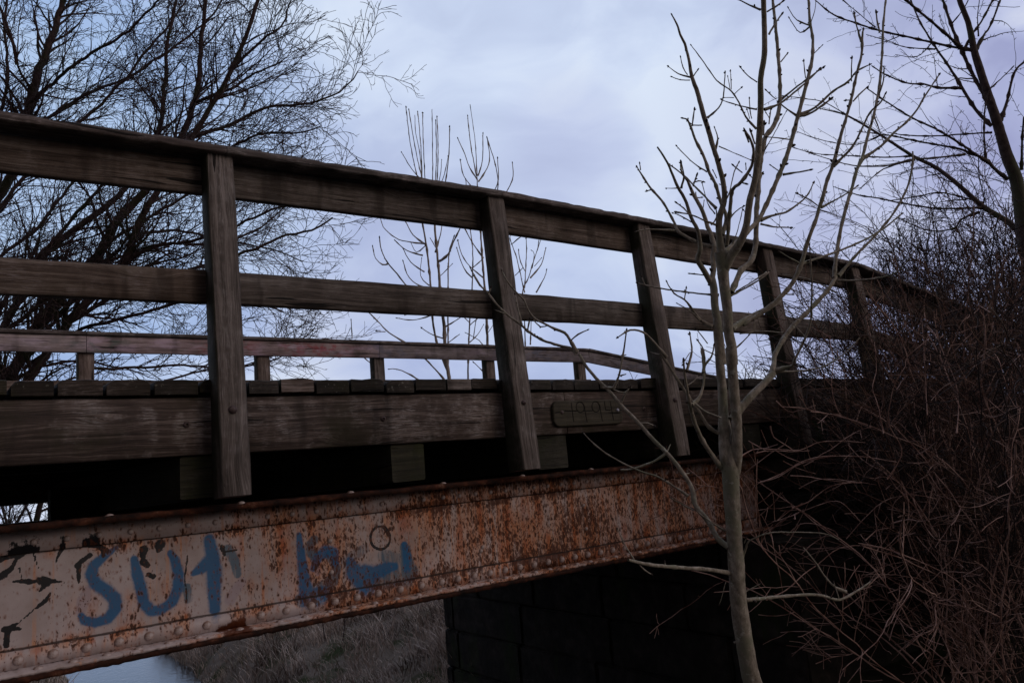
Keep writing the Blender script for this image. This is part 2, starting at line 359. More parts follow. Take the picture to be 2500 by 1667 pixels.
bump(nt, b, nt.math('SUBTRACT', nt.math('ADD', n_a, nt.math('MULTIPLY', n_b, .6)), nt.math('MULTIPLY', nt.step(n_c, .60, .70), .5)), .8, .004)
M_bud = simple('black_ash_bud', (.02, .016, .016), (.05, .035, .03), 80)
M_dark_bark = simple('dark_hawthorn_bark', (.040, .025, .028), (.090, .060, .060), 18, .9, .2, .6, third=(.035, .038, .02))
M_pale_bark = simple('pale_young_ash_bark', (.24, .20, .18), (.38, .33, .30), 20, third=(.11, .10, .08))
M_lime = simple('knobbly_brown_bark', (.045, .030, .030), (.085, .062, .058), 22, third=(.055, .06, .035))
M_twig = simple('reddish_brown_twig_bark', (.13, .062, .048), (.38, .25, .215), 9)
M_twig2 = simple('grey_brown_twig_bark', (.065, .032, .026), (.19, .11, .09), 9, third=(.085, .06, .04))
M_ivy = simple('dark_hedge_twig_bark', (.012, .008, .009), (.035, .023, .023), 9)
def stone():
    m, nt, b = new_mat('mossy_black_stone', .9, .2); t = nt.new('ShaderNodeTexCoord'); O = t.outputs['Object']
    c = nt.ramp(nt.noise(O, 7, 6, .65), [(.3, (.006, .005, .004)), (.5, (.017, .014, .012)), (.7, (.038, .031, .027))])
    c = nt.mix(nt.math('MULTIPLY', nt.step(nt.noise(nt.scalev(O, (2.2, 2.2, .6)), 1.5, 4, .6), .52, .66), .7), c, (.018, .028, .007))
    nt.link(c, b.inputs['Base Color']); bump(nt, b, nt.noise(O, 18, 6, .7), .7, .02); return m
M_stone = stone()

# ================================================================== FOOTBRIDGE
bridge = thing('footbridge', 'weathered timber footbridge with open railings carried on a rusty riveted iron girder', 'footbridge', (3.5, 5.2, -1.1))
LEAN = .083
PX = [-3.6, -2.1, -.62, .999, 2.551, 3.768, 5.142, 6.40]              # post positions along the bridge (left face)
PW_ = .121
capz = {-5.0: .955, -3.6: .97, -2.1: .985, -.62: 1.005, .999: 1.062, 2.551: 1.086, 3.768: 1.074, 5.142: 1.045, 6.40: 1.008}
XK = sorted(capz)
def capat(x): return float(np.interp(x, XK, [capz[k] for k in XK]))
# posts
for i, x in enumerate(PX):
    zt = capat(x+.06)-.036; zb = -.503
    f0 = Vector((x+PW_/2, YO+LEAN*zb, zb)); f1 = Vector((x+PW_/2, YO+LEAN*zt, zt))
    d0, d1 = .136, .092
    p = board('post', M_post, bridge, f0+Vector((0, d0/2, 0)), f1+Vector((0, d1/2, 0)), (1, 0, 0), PW_/2, (d0/2, d1/2), .05, .0011, .005, seed=i+1)
    p['label'] = ['near railing post farthest left', 'second near railing post from the left end', 'near railing post left of the frame edge', 'near railing post with a domed bolt and rust streak, nearest the camera', 'near railing post left of the 1994 plate',
                  'near railing post right of the 1994 plate', 'near railing post behind the ash sapling', 'near railing post half hidden in the bare shrubs'][i]
    bo = Tubes(); zz = -.142 if i < 5 else -.15; c = np.array([x+.058, YO+LEAN*zz-.004, zz])
    R = .0185 if i < 4 else .0145
    bo.tube([c+np.array([0, .006, 0]), c, c-np.array([0, .005, 0]), c-np.array([0, .010, 0]), c-np.array([0, .0125, 0])], [R, R, R*.85, R*.45, .0005], 12)
    bb = bo.build('bolt', M_bolt, p)
# rails (rail planes lean with the posts)
def rail_pt(x, z, back=.0): return Vector((x, YO+LEAN*z+.094+back, z))
tb = {-5.0: .78, -3.6: .79, -2.1: .805, -.62: .822, .999: .862, 2.551: .881, 3.768: .869, 5.142: .845, 6.40: .812}
mu = {-5.0: .44, -3.6: .445, -2.1: .455, -.62: .466, .999: .494, 2.551: .506, 3.768: .504, 5.142: .50, 6.40: .470}
mlo = {-5.0: .31, -3.6: .315, -2.1: .32, -.62: .325, .999: .346, 2.551: .350, 3.768: .352, 5.142: .347, 6.40: .335}
for i in range(len(XK)-1):
    a, b_ = XK[i], XK[i+1]; a2, b2 = a+.06+(.0015), b_+.06-(.0015)
    za, zb_ = capz[a]-.036, capz[b_]-.036
    la, lb = tb[a], tb[b_]
    board('top_rail', M_rail, bridge, rail_pt(a2, (za+la)/2-.001, .021), rail_pt(b2, (zb_+lb)/2-.001, .021), (0, 1, 0), .021, ((za-la)/2-.001, (zb_-lb)/2-.001), .08, .001, .003, seed=20+i)
    board('middle_rail', M_rail, bridge, rail_pt(a2, (mu[a]+mlo[a])/2, .021), rail_pt(b2, (mu[b_]+mlo[b_])/2, .021), (0, 1, 0), .021, ((mu[a]-mlo[a])/2, (mu[b_]-mlo[b_])/2), .06, .0016, .004, seed=30+i)
for i, (a, b_) in enumerate([(-5.0, -2.1), (-2.1, .999), (.999, 2.551), (2.551, 3.768), (3.768, 5.142), (5.142, 6.40)]):
    xs = [a, -.62, b_] if i == 0 else [a, b_]
    pa = Vector((a+.085, YO+LEAN*capz[a]+.052, capz[a]-.018)); pb = Vector((b_+.082, YO+LEAN*capz[b_]+.052, capz[b_]-.018))
    board('cap_rail', M_cap, bridge, pa, pb, (0, 1, 0), .086, .0175, .025, .0022, .004, seed=40+i)
# ramp end of the near railing, dropping behind the shrubs
board('cap_rail', M_cap, bridge, (6.485, YO+.135, .990), (9.2, YO+.10, .60), (0, 1, 0), .086, .0175, .05, .002, .004, seed=46)
board('top_rail', M_rail, bridge, (6.47, YO+.187, .885), (9.2, YO+.15, .49), (0, 1, 0), .021, .09, .08, .001, .003, seed=47)
board('middle_rail', M_rail, bridge, (6.47, YO+.155, .40), (9.2, YO+.13, .02), (0, 1, 0), .021, .07, .08, .001, .003, seed=48)
p = board('post', M_post, bridge, (8.9, YO+.06, -.5), (8.9, YO+.12, .60), (1, 0, 0), .06, .05, .06, seed=49); p['label'] = 'near railing post at the foot of the ramp'
# far railing
YF = YO+3.886
FX = [-3.5, -2.05, -.55, 1.04, 2.53, 3.745, 5.17, 6.58]; FW_ = [.13, .13, .13, .13, .16, .17, .17, .20]
for i, x in enumerate(FX):
    p = board('post', M_post, bridge, (x+.065, YF+.045, -.45), (x+.065, YF+.045, .885), (1, 0, 0), .062, .05, .06, .001, seed=60+i)
    p['label'] = ['far railing post at the left end', 'second far railing post from the left end', 'far railing post beyond the left edge', 'far railing post farthest left, its head seen over the deck', 'far railing post right of the nearest big post', 'far railing post in the middle of the wide gap',
                  'far railing post hidden by the near post left of the plate', 'far railing post where the far rail starts to slope down'][i]
fz = [(-5.0, .918), (1.1, .918), (3.8, .915), (6.75, .901)]
for i in range(3):
    (a, za), (b_, zb_) = fz[i], fz[i+1]
    board('top_rail', M_far, bridge, (a+.002, YF-.022, za-.125), (b_-.002, YF-.022, zb_-.125), (0, 1, 0), .019, .070, .08, .001, .003, seed=70+i)
    board('cap_rail', M_cap, bridge, (a+.002, YF+.0, za-.035), (b_-.002, YF+.0, zb_-.035), (0, 1, 0), .062, .0165, .05, .0015, .004, seed=75+i)
    board('middle_rail', M_rail, bridge, (a+.002, YF-.022, .42), (b_-.002, YF-.022, .42), (0, 1, 0), .019, .07, .08, .001, .003, seed=78+i)
board('top_rail', M_far, bridge, (6.752, YF-.022, .776), (10.4, YF-.022, .265), (0, 1, 0), .019, .070, .08, .001, .003, seed=81)
board('cap_rail', M_cap, bridge, (6.754, YF, .866), (10.4, YF, .355), (0, 1, 0), .062, .0165, .05, .0015, .004, seed=82)
p = board('post', M_post, bridge, (9.9, YF+.045, -.45), (9.9, YF+.045, .39), (1, 0, 0), .06, .05, .08, seed=84); p['label'] = 'far railing post at the foot of the far ramp'

# deck boards, worn ends towards the camera
edges_px = [-240, -110, 21, 136, 256, 371, 485, 603, 683, 769, 853, 938, 1011, 1088, 1151, 1216, 1290, 1345, 1400, 1462, 1512, 1560, 1612, 1668, 1715, 1770, 1815, 1862, 1905, 1950, 1992]
ex = [on_y(x, 935, YO+.085).x for x in edges_px]
while ex[-1] < 8.6: ex.append(ex[-1]+.165)
NL = 24; ex = [ex[0]-.175*k for k in range(NL, 0, -1)]+ex
plank_dz = {0: 0}
for i in range(len(ex)-1):
    a, b_ = ex[i]+.003+random.uniform(0, .005), ex[i+1]-.003-random.uniform(0, .004)
    dz = random.uniform(-.007, .005); th = .031+random.uniform(-.002, .002); yo = random.uniform(-.008, .008)
    n = 24; y0, y1 = YO+.083+yo, YF+.06
    # near end profile: rotted, rounded corners
    cx = (a+b_)/2; hw = (b_-a)/2; cl_, cr_ = random.uniform(.006, .034), random.uniform(.005, .024)
    fresh = i-NL in (8, 13)
    if fresh: cl_ = cr_ = .002; dz = .0
    wear = random.uniform(.001, .007)
    top = [(-hw, -cl_*.8), (-hw+cl_*.45, -cl_*.22), (-hw+cl_, 0), (-hw*.3, random.uniform(-wear, wear)), (hw*.35, random.uniform(-wear, wear)), (hw-cr_, 0), (hw-cr_*.4, -cr_*.25), (hw, -cr_*.8)]
    bot = [(hw, -2*th), (hw*.3, -2*th), (-hw*.3, -2*th), (-hw, -2*th)]
    ring = top+bot; K = len(ring); V = []; UV = []
    ys = [y0, y0+.008, y0+.05]+list(np.linspace(y0+.3, y1, 8))
    for j, y in enumerate(ys):
        ins = .004 if j == 0 else 0
        for k, (px_, pz_) in enumerate(ring):
            V.append((cx+px_*(1-ins*3), y, dz+pz_+(-ins if k < 8 else ins))); UV.append((y, px_+pz_+(.5 if k < 8 else 1.2)+i*.7))
    F = []
    for j in range(len(ys)-1):
        for k in range(K): F.append((j*K+k, j*K+(k+1) % K, (j+1)*K+(k+1) % K, (j+1)*K+k))
    b0 = len(V)
    for k, (px_, pz_) in enumerate(ring): V.append((cx+px_*.985, y0, dz+pz_-(0.003 if k < 8 else -.003))); UV.append((px_*1.0+i, pz_*1.0))
    F += [(b0+0, b0+1, b0+10, b0+11), (b0+1, b0+2, b0+3, b0+10), (b0+3, b0+4, b0+9, b0+10), (b0+4, b0+5, b0+6, b0+9), (b0+6, b0+7, b0+8, b0+9)]
    F = [f[::-1] for f in F]
    me = mesh_np('deck_board', V, F, uv=UV); o = link('deck_board', me, M_post if fresh else M_plank, bridge)
    if fresh: o['label'] = 'cleaner squared replacement deck board'
# edge beams
for (a, b_, s) in ((-5.2, 3.0, 1), (3.004, 9.0, 2)):
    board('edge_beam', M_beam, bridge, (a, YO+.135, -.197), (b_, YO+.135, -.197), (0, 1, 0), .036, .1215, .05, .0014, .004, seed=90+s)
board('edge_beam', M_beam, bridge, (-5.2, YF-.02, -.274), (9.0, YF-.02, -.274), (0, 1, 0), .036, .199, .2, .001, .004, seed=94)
# bolt heads set in the beam
for xx, yy in ((456, 1036), (936, 1022), (1573, 998)):
    c = np.array(on_y(xx, yy, YO+.097)); bo = Tubes(); bo.tube([c+np.array([0, .004, 0]), c-np.array([0, .002, 0]), c-np.array([0, .005, 0])], [.014, .013, .006], 12); bo.build('bolt', M_bolt, bridge)
# cross beams under the deck
xb = [(-4.6, -4.42), (-3.6, -3.42), (-2.6, -2.42), (-1.55, -1.37), (-.62, -.44)]
for l, r_ in ((438, 553), (954, 1035), (1312, 1385), (1600, 1643), (1811, 1863)):
    xb.append((on_y(l, 1130, YO+.125).x, on_y(r_, 1130, YO+.125).x))
for i, (a, b_) in enumerate(xb):
    if i == 5: b_ = a+.165
    zb = [-.49, -.49, -.49, -.49, -.49, -.497, -.505, -.508, -.50, -.505, -.5, -.5][i]
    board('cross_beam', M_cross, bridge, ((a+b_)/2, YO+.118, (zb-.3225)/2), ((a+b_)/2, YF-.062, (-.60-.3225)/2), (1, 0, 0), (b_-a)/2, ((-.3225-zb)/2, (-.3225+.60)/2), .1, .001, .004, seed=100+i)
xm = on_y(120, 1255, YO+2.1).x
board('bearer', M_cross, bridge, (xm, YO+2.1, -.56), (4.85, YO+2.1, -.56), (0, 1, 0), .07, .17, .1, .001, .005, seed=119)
# inner stringers keep the deck soffit dark and real
for i, y in enumerate((YO+1.2, YO+2.0, YO+2.8)):
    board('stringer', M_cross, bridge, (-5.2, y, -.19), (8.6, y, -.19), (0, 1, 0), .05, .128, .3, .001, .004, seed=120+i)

# date plate
def date_plate():
    L, R_, B, T_ = on_y(1352, 1010, YO+.076).x, on_y(1521, 1005, YO+.076).x, -.278, -.128
    nx, nz = 190, 64; xs = np.linspace(L, R_, nx); zs = np.linspace(B, T_, nz)
    gx, gz = np.meshgrid(xs, zs); u = (gx-L)/(R_-L); v = (gz-B)/(T_-B)
    d = np.full(gx.shape, 9.0)
    def seg(p, q, ):
        nonlocal d
        ax, az = L+(R_-L)*p[0], B+(T_-B)*p[1]; bx, bz = L+(R_-L)*q[0], B+(T_-B)*q[1]
        t = np.clip(((gx-ax)*(bx-ax)+(gz-az)*(bz-az))/((bx-ax)**2+(bz-az)**2+1e-12), 0, 1)
        d = np.minimum(d, np.hypot(gx-ax-t*(bx-ax), gz-az-t*(bz-az)))
    def arc(cx_, cz_, rx, rz, a0, a1):
        pts = [(cx_+rx*math.cos(math.radians(a)), cz_+rz*math.sin(math.radians(a))) for a in np.linspace(a0, a1, 16)]
        for p, q in zip(pts, pts[1:]): seg(p, q)
    seg((.255, .90), (.265, .18))                                  # 1
    for c in (.375, .60):                                          # 9 9
        arc(c, .72, .056, .21, 40, 400)
        arc(c-.01, .66, .075, .28, 70, -5)
        seg((c+.060, .72), (c+.078, .14))
    seg((.735, .92), (.742, .58)); seg((.742, .58), (.815, .56)); seg((.822, .93), (.845, .17))   # 4
    seg((.02, .55), (.08, .55)); seg((.155, .60), (.32, .57)); seg((.42, .57), (.55, .57))  # crack
    g = np.clip(1-d/.0042, 0, 1)
    # rounded ends: fold grid columns to an outline
    shr = np.ones_like(gx); e = .085
    shr = np.where(u < e, .42+.58*np.sqrt(np.clip(1-((e-u)/e)**2, 0, 1)), shr); shr = np.where(u > 1-e, .42+.58*np.sqrt(np.clip(1-((u-1+e)/e)**2, 0, 1)), shr)
    zc = (B+T_)/2; gz2 = zc+(gz-zc)*shr
    rim = np.minimum(np.minimum(u, 1-u)*(R_-L), np.minimum(v, 1-v)*(T_-B)); cham = np.clip(1-rim/.006, 0, 1)
    Y = YO+.078+g*.005+cham*.006
    V = np.stack([gx, Y, gz2], -1).reshape(-1, 3); V2 = V.copy(); V2[:, 1] = YO+.0985
    n = nx*nz; idx = np.arange(n).reshape(nz, nx); q = np.stack([idx[:-1, :-1], idx[:-1, 1:], idx[1:, 1:], idx[1:, :-1]], -1).reshape(-1, 4)
    per = np.concatenate([idx[0, :], idx[1:, -1], idx[-1, -2::-1], idx[-2:0:-1, 0]]); pn = np.roll(per, -1)
    side = np.stack([per, per+n, pn+n, pn], -1)
    V = np.concatenate([V, V2]); F = np.concatenate([q, side])
    uv = np.stack([V[:, 0], V[:, 2]], 1)
    me = mesh_np('date_plate', V, F, uv=uv, attrs={'groove': np.concatenate([g.ravel(), np.zeros(n)])})
    def ex_(nt, t, c): return nt.mix(nt.math('MULTIPLY', nt.step(nt.attr('groove'), .15, .5), .94), c, (.003, .002, .002))
    m = wood('carved_plate_timber', dark=(.02, .016, .010), mid=(.052, .043, .028), light=(.085, .070, .050), moss=.5, mosscol=(.035, .032, .010), grey=.1, extra=ex_)
    o = link('date_plate', me, m, bridge); o['label'] = 'small timber plate carved with the year 1994'
    for (xx, yy, mm) in ((1372, 1006, M_bolt), (1508, 1001, M_zinc)):
        c = np.array(on_y(xx, yy, YO+.078)); bo = Tubes(); bo.tube([c+np.array([0, .003, 0]), c-np.array([0, .004, 0]), c-np.array([0, .007, 0])], [.012, .011, .004], 6); bo.build('bolt', mm, o)
date_plate()

# ------------------------------------------------------------------ iron girder (near)
def stroke_field(px, pz, strokes):
    """0..1 mask of soft brush strokes; each stroke: list of (x,z), width(s)"""
    F = np.zeros(px.shape)
    for pts, wd in strokes:
        if not isinstance(wd, (list, tuple)): wd = [wd]*len(pts)
        for (a, wa), (b, wb) in zip(zip(pts, wd), zip(pts[1:], wd[1:])):
            dx, dz = b[0]-a[0], b[1]-a[1]; t = np.clip(((px-a[0])*dx+(pz-a[1])*dz)/(dx*dx+dz*dz+1e-12), 0, 1)
            d = np.hypot(px-a[0]-t*dx, pz-a[1]-t*dz); ww = wa+(wb-wa)*t
            F = np.maximum(F, np.clip(1.25-d/ww*.75, 0, 1)*np.clip((1.6-d/ww), 0, 1))
    return np.clip(F, 0, 1)
YW = YO+.25
def q2(p): v = on_y(p[0]/2.138, 1200+p[1]/2.138, YW); return (v.x, v.z)
def qs(lst, wd):     # widths in q pixels -> metres (half width)
    pts = [q2(p) for p in lst]; sc_ = (on_y(500, 1400, YW).x-on_y(400, 1400, YW).x)/100/2.138
    k = [max(.6, 1+.0)*sc_*.70*(w_ if not isinstance(wd, (list, tuple)) else w_) for w_ in (wd if isinstance(wd, (list, tuple)) else [wd]*len(pts))]
    return (pts, k)
BLUE = [qs([(610, 290), (545, 335), (490, 385), (475, 430), (500, 480), (555, 515), (600, 560), (603, 610), (565, 660), (500, 682), (440, 672), (422, 645)], [14, 34, 44, 46, 48, 50, 52, 50, 44, 38, 34, 24]),
        qs([(700, 350), (716, 430), (735, 500), (750, 580), (790, 622), (840, 617), (900, 572), (930, 500), (932, 430), (915, 360), (888, 318)], [30, 46, 46, 46, 44, 42, 46, 48, 46, 40, 26]),
        qs([(1092, 250), (1108, 330), (1118, 420), (1118, 520), (1122, 612)], [50, 62, 70, 60, 50]), qs([(1010, 425), (1050, 400), (1100, 360)], [26, 50, 70]),
        qs([(1560, 225), (1572, 330), (1585, 430), (1595, 500), (1600, 545)], [26, 44, 56, 70, 80]), qs([(1620, 550), (1680, 520)], [80, 56]),
        qs([(1635, 400), (1660, 345), (1700, 310), (1740, 320), (1752, 370)], [30, 50, 60, 56, 36]),
        qs([(1825, 365), (1850, 420), (1890, 460), (1925, 480)], [50, 92, 104, 64]), qs([(1900, 410), (1950, 430), (2010, 400), (2060, 390)], [60, 80, 66, 40]), qs([(1880, 480), (1900, 505)], [60, 34]),
        qs([(2110, 275), (2125, 340), (2125, 400)], [32, 50, 44])]
FADE = [qs([(1940, 460), (2000, 450), (2060, 430), (2130, 400)], [80, 90, 100, 80]), qs([(2115, 300), (2130, 400), (2125, 480)], [70, 80, 60]), qs([(1720, 330), (1760, 400), (1740, 470), (1680, 520)], [50, 50, 56, 60]), qs([(1600, 300), (1640, 330)], [50, 60]), qs([(1190, 300), (1225, 360), (1240, 430)], [50, 50, 40]), qs([(1650, 510), (1720, 470), (1760, 400)], [60, 60, 50]), qs([(1640, 250), (1600, 300)], [50, 50]), qs([(1920, 470), (2050, 440), (2150, 420)], [80, 110, 90]),
        qs([(2110, 290), (2135, 380), (2120, 480)], [60, 70, 60]), qs([(2000, 330), (2080, 360)], [70, 80]), qs([(1800, 360), (1900, 300)], [50, 60]), qs([(975, 500), (985, 560)], [40, 40]), qs([(1560, 560), (1700, 540)], [50, 60])]
BLACK = [qs([(-20, 362), (90, 325), (210, 305)], [20, 20, 8]), qs([(150, 310), (90, 345), (60, 400), (5, 440)], [10, 16, 18, 34]), qs([(60, 465), (150, 470), (200, 468)], [6, 22, 8]), qs([(210, 462), (250, 470)], [34, 38]), qs([(250, 465), (340, 472)], [16, 6]),
         qs([(240, 480), (205, 520)], [22, 6]), qs([(262, 530), (240, 570), (195, 605)], [10, 12, 8]), qs([(335, 275), (305, 330), (290, 372)], [26, 12, 5]), qs([(385, 268), (440, 275), (500, 280), (540, 300), (540, 335)], [14, 24, 22, 22, 16]),
         qs([(470, 330), (430, 360), (400, 385)], [20, 22, 20]), qs([(410, 390), (412, 470)], [22, 12]), qs([(245, 550), (160, 630), (100, 680), (60, 705)], [6, 5, 6, 22]), qs([(20, 718), (110, 714)], [22, 10]), qs([(40, 715), (34, 800)], [20, 24]),
         qs([(750, 305), (745, 330)], [42, 30]), qs([(750, 365), (770, 385)], [36, 24]), qs([(775, 430), (800, 440)], [22, 26]), qs([(835, 275), (830, 295)], [50, 34]), qs([(1160, 290), (1172, 330)], [26, 12]), qs([(1170, 310), (1240, 305)], [6, 4]),
         qs([(100, 400), (118, 460)], [8, 5]), qs([(175, 320), (200, 400)], [8, 4]), qs([(980, 330), (965, 440), (975, 580)], [6, 8, 6]), qs([(350, 480), (400, 470)], [4, 5])]
ring = [(1985+52*math.cos(a), 240+60*math.sin(a)) for a in np.linspace(0, 6.28, 18)]
BLACK.append(qs(ring, 15)); BLACK.append(qs([(2010, 190), (2040, 250)], [26, 10]))
WHITE = [qs([(455, 510), (435, 570), (420, 630)], [36, 60, 40]), qs([(1260, 470), (1200, 560)], [50, 60]), qs([(1630, 330), (1660, 420)], [40, 40])]
ROT = [qs([(1150, 735), (1260, 715)], [60, 50])]
XG0, XG1 = -3.4, on_y(1846, 1200, YW).x
def attrs_for(V):
    x, z = V[:, 0], V[:, 2]
    rust = np.interp(x, [-3.4, .2, .75, 1.05, 1.5, 1.9, 2.5, 4.0, 5.2], [.18, .12, .10, .32, .66, .48, .86, .96, .90])
    rust += .35*np.exp(-((x-2.55)/.35)**2)*(z > -1)*.6
    return dict(rust=rust, blue=stroke_field(x, z, BLUE), fade=stroke_field(x, z, FADE), black=stroke_field(x, z, BLACK), white=stroke_field(x, z, WHITE), rot=stroke_field(x, z, ROT))
def plate(name, x0, x1, prof, step, parent, closed=True, m=M_steel, wob=.0, caps=True, seed=3):
    """loft a YZ profile along X"""
    n = int((x1-x0)/step)+1; xs = np.linspace(x0, x1, n); prof = np.array(prof); K = len(prof)
    V = np.zeros((n, K, 3)); V[:, :, 0] = xs[:, None]; V[:, :, 1:] = prof[None]
    rs = np.random.RandomState(seed)
    if wob:
        nz_ = rs.normal(0, 1, (n, K, 2)); V[:, :, 1:] += nz_*wob
    V = V.reshape(-1, 3); i = np.arange(n-1)[:, None]*K; kk = np.arange(K if closed else K-1)[None]; k2 = (kk+1) % K
    F = np.stack([i+kk, i+K+kk, i+K+k2, i+k2], -1).reshape(-1, 4)
    if caps and K == 4: F = np.concatenate([F, [[0, 1, 2, 3]], [[(n-1)*K+3, (n-1)*K+2, (n-1)*K+1, (n-1)*K]]])
    return link(name, mesh_np(name, V, F, attrs=attrs_for(V) if m is M_steel else None), m, parent)
web_x0, step = .15, .0055
nx = int((XG1-web_x0)/step); nz = 66
gx, gz = np.meshgrid(np.linspace(web_x0, XG1, nx), np.linspace(-1.062, -.56, nz)); V = np.stack([gx, np.full_like(gx, YW), gz], -1).reshape(-1, 3)
idx = np.arange(nx*nz).reshape(nz, nx); F = np.stack([idx[:-1, :-1], idx[:-1, 1:], idx[1:, 1:], idx[1:, :-1]], -1).reshape(-1, 4)
n0 = len(V); Vb = V.copy(); Vb[:, 1] += .012
Vall = np.concatenate([V, Vb]); per = np.concatenate([idx[0, :], idx[1:, -1], idx[-1, -2::-1], idx[-2:0:-1, 0]]); pn = np.roll(per, -1)
F = np.concatenate([F, F[:, ::-1]+n0, np.stack([per, per+n0, pn+n0, pn], -1)])
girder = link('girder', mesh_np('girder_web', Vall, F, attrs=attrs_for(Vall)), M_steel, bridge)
girder['label'] = 'riveted iron girder with blue and black sprayed marks, peeling paint and rust'
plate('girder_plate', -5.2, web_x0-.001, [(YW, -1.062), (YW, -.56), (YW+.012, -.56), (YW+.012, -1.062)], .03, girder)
# top flange + angle, bottom flange + angle
def ly(x): return x
plate('flange', -5.2, XG1, [(YO+.12, -.560), (YO+.12, -.536), (YO+.40, -.536), (YO+.40, -.560)], .02, girder, m=M_rust, wob=.0016)
plate('angle_iron', -5.2, XG1-.003, [(YW-.014, -.6455), (YW-.014, -.5605), (YW-.001, -.5605), (YW-.001, -.6455)], .008, girder)
plate('angle_iron', -5.2, XG1-.003, [(YW-.016, -1.060), (YW-.016, -.994), (YW-.001, -.994), (YW-.001, -1.060)], .008, girder, wob=.0006)
plate('flange', -5.2, XG1, [(YO+.135, -1.0735), (YO+.135, -1.0615), (YO+.375, -1.0615), (YO+.375, -1.0735)], .012, girder, wob=.0014)
plate('flange', -5.2, XG1, [(YO+.118, -1.093), (YO+.118, -1.0745), (YO+.39, -1.0745), (YO+.39, -1.093)], .02, girder, m=M_rust, wob=.0016, seed=9)
# rivets
def dome(r, h):
    t = Tubes(); t.tube([(0, .002, 0), (0, -h*.25, 0), (0, -h*.62, 0), (0, -h*.9, 0), (0, -h, 0)], [r, r*.97, r*.75, r*.38, .0005], 12)
    return mesh_np('rivet', np.concatenate(t.V), np.concatenate(t.F), smooth=True)
def domez(r, h, s=1):
    t = Tubes(); t.tube([(0, 0, -.002*s), (0, 0, h*.25*s), (0, 0, h*.62*s), (0, 0, h*.9*s), (0, 0, h*s)], [r, r*.97, r*.75, r*.38, .0005], 10)
    return mesh_np('rivet', np.concatenate(t.V), np.concatenate(t.F), smooth=True)
dm = dome(.0190, .0150); dmw = dome(.0125, .010); dz_ = domez(.0175, .010, 1); dzd = domez(.0155, .012, -1)
for me in (dm, dmw, dz_): me.materials.append(M_rivet)
dzd.materials.append(M_rust)
def rv(me, x, y, z):
    o = bpy.data.objects.new('rivet', me); C.objects.link(o); o.parent = girder; o.matrix_parent_inverse = Matrix.Identity(4)
    # girder's own world origin is the bridge frame origin (vertices are absolute)
    o.location = (x, y, z); return o
bot = [(95, 875), (278, 840), (453, 818), (622, 783), (778, 762), (933, 737), (1080, 710), (1362, 655), (1495, 632), (1625, 610), (1750, 588), (1865, 567), (1975, 540), (2090, 520), (2200, 500), (2305, 480)]
bx = []
for q in bot: v = on_y(q[0]/2.138, 1200+q[1]/2.138, YW-.016); bx.append(v.x)
for x in bx: rv(dm, x, YW-.016, -1.030)
x = bx[-1]
while x+.102 < XG1-.05:
    x += .102; bx.append(x); rv(dm, x, YW-.016, -1.030)
for k in range(1, len(bx)-1, 1): rv(dz_, (bx[k]+bx[k-1])/2, YO+.165, -1.0615)
for k in range(1, len(bx)-1, 2): rv(dzd, (bx[k]+bx[k-1])/2, YO+.17, -1.093)
for k in range(0, len(bx)): rv(dmw, bx[k]+.045, YW-.0142, -.607)
for (a, b_) in ((1722, 255), (1730, 420)):
    v = on_y(a/2.138, 1200+b_/2.138, YW); rv(dmw, v.x, YW, v.z)
for (a, b_) in ((1174, 1344), (1178, 1335), (1424, 1233), (1431, 1290)):
    v = on_y(a, b_, YW); rv(dmw, v.x, YW, v.z)
for k in range(7): rv(dz_, .62+k*.52, YO+.17, -.536)
# far girder
fg = plate('girder', -5.2, 4.95, [(YF-.30, -1.12), (YF-.30, -.626), (YF-.288, -.626), (YF-.288, -1.12)], .2, bridge, m=M_rust); fg['label'] = 'unlit iron girder under the far side of the deck'
plate('flange', -5.2, 4.95, [(YF-.42, -1.15), (YF-.42, -1.121), (YF-.16, -1.121), (YF-.16, -1.15)], .1, fg, m=M_rust, wob=.001)
plate('flange', -5.2, 4.95, [(YF-.42, -.625), (YF-.42, -.601), (YF-.16, -.601), (YF-.16, -.625)], .1, fg, m=M_rust, wob=.001)

# ================================================================== ABUTMENT
def bumpy_block(name, x0, x1, y0, y1, z0, z1, parent, seed):
    """one coursed stone with a chiselled, slightly bulging surface"""
    import bmesh
    bm = bmesh.new(); bmesh.ops.create_cube(bm, size=1)
    for v in bm.verts: v.co = Vector(((x0+x1)/2+v.co.x*(x1-x0), (y0+y1)/2+v.co.y*(y1-y0), (z0+z1)/2+v.co.z*(z1-z0)))
    bmesh.ops.bevel(bm, geom=bm.edges[:], offset=.016, segments=2, affect='EDGES')
    bmesh.ops.subdivide_edges(bm, edges=[e for e in bm.edges if e.calc_length() > .1], cuts=5, use_grid_fill=True)
    rs = random.Random(seed); 
    for v in bm.verts: v.co += Vector((rs.gauss(0, .0028), rs.gauss(0, .0028), rs.gauss(0, .0022)))
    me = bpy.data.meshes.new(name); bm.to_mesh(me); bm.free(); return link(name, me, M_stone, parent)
abut = thing('stone_abutment', 'dark mossy stone block abutment carrying the girder end, behind the ash sapling', 'abutment', (5.0, 5.4, -2.4))
XA = 4.48
k = 0
zc = [-4.0, -3.62, -3.26, -2.88, -2.5, -2.12, -1.76, -1.43, -1.11]
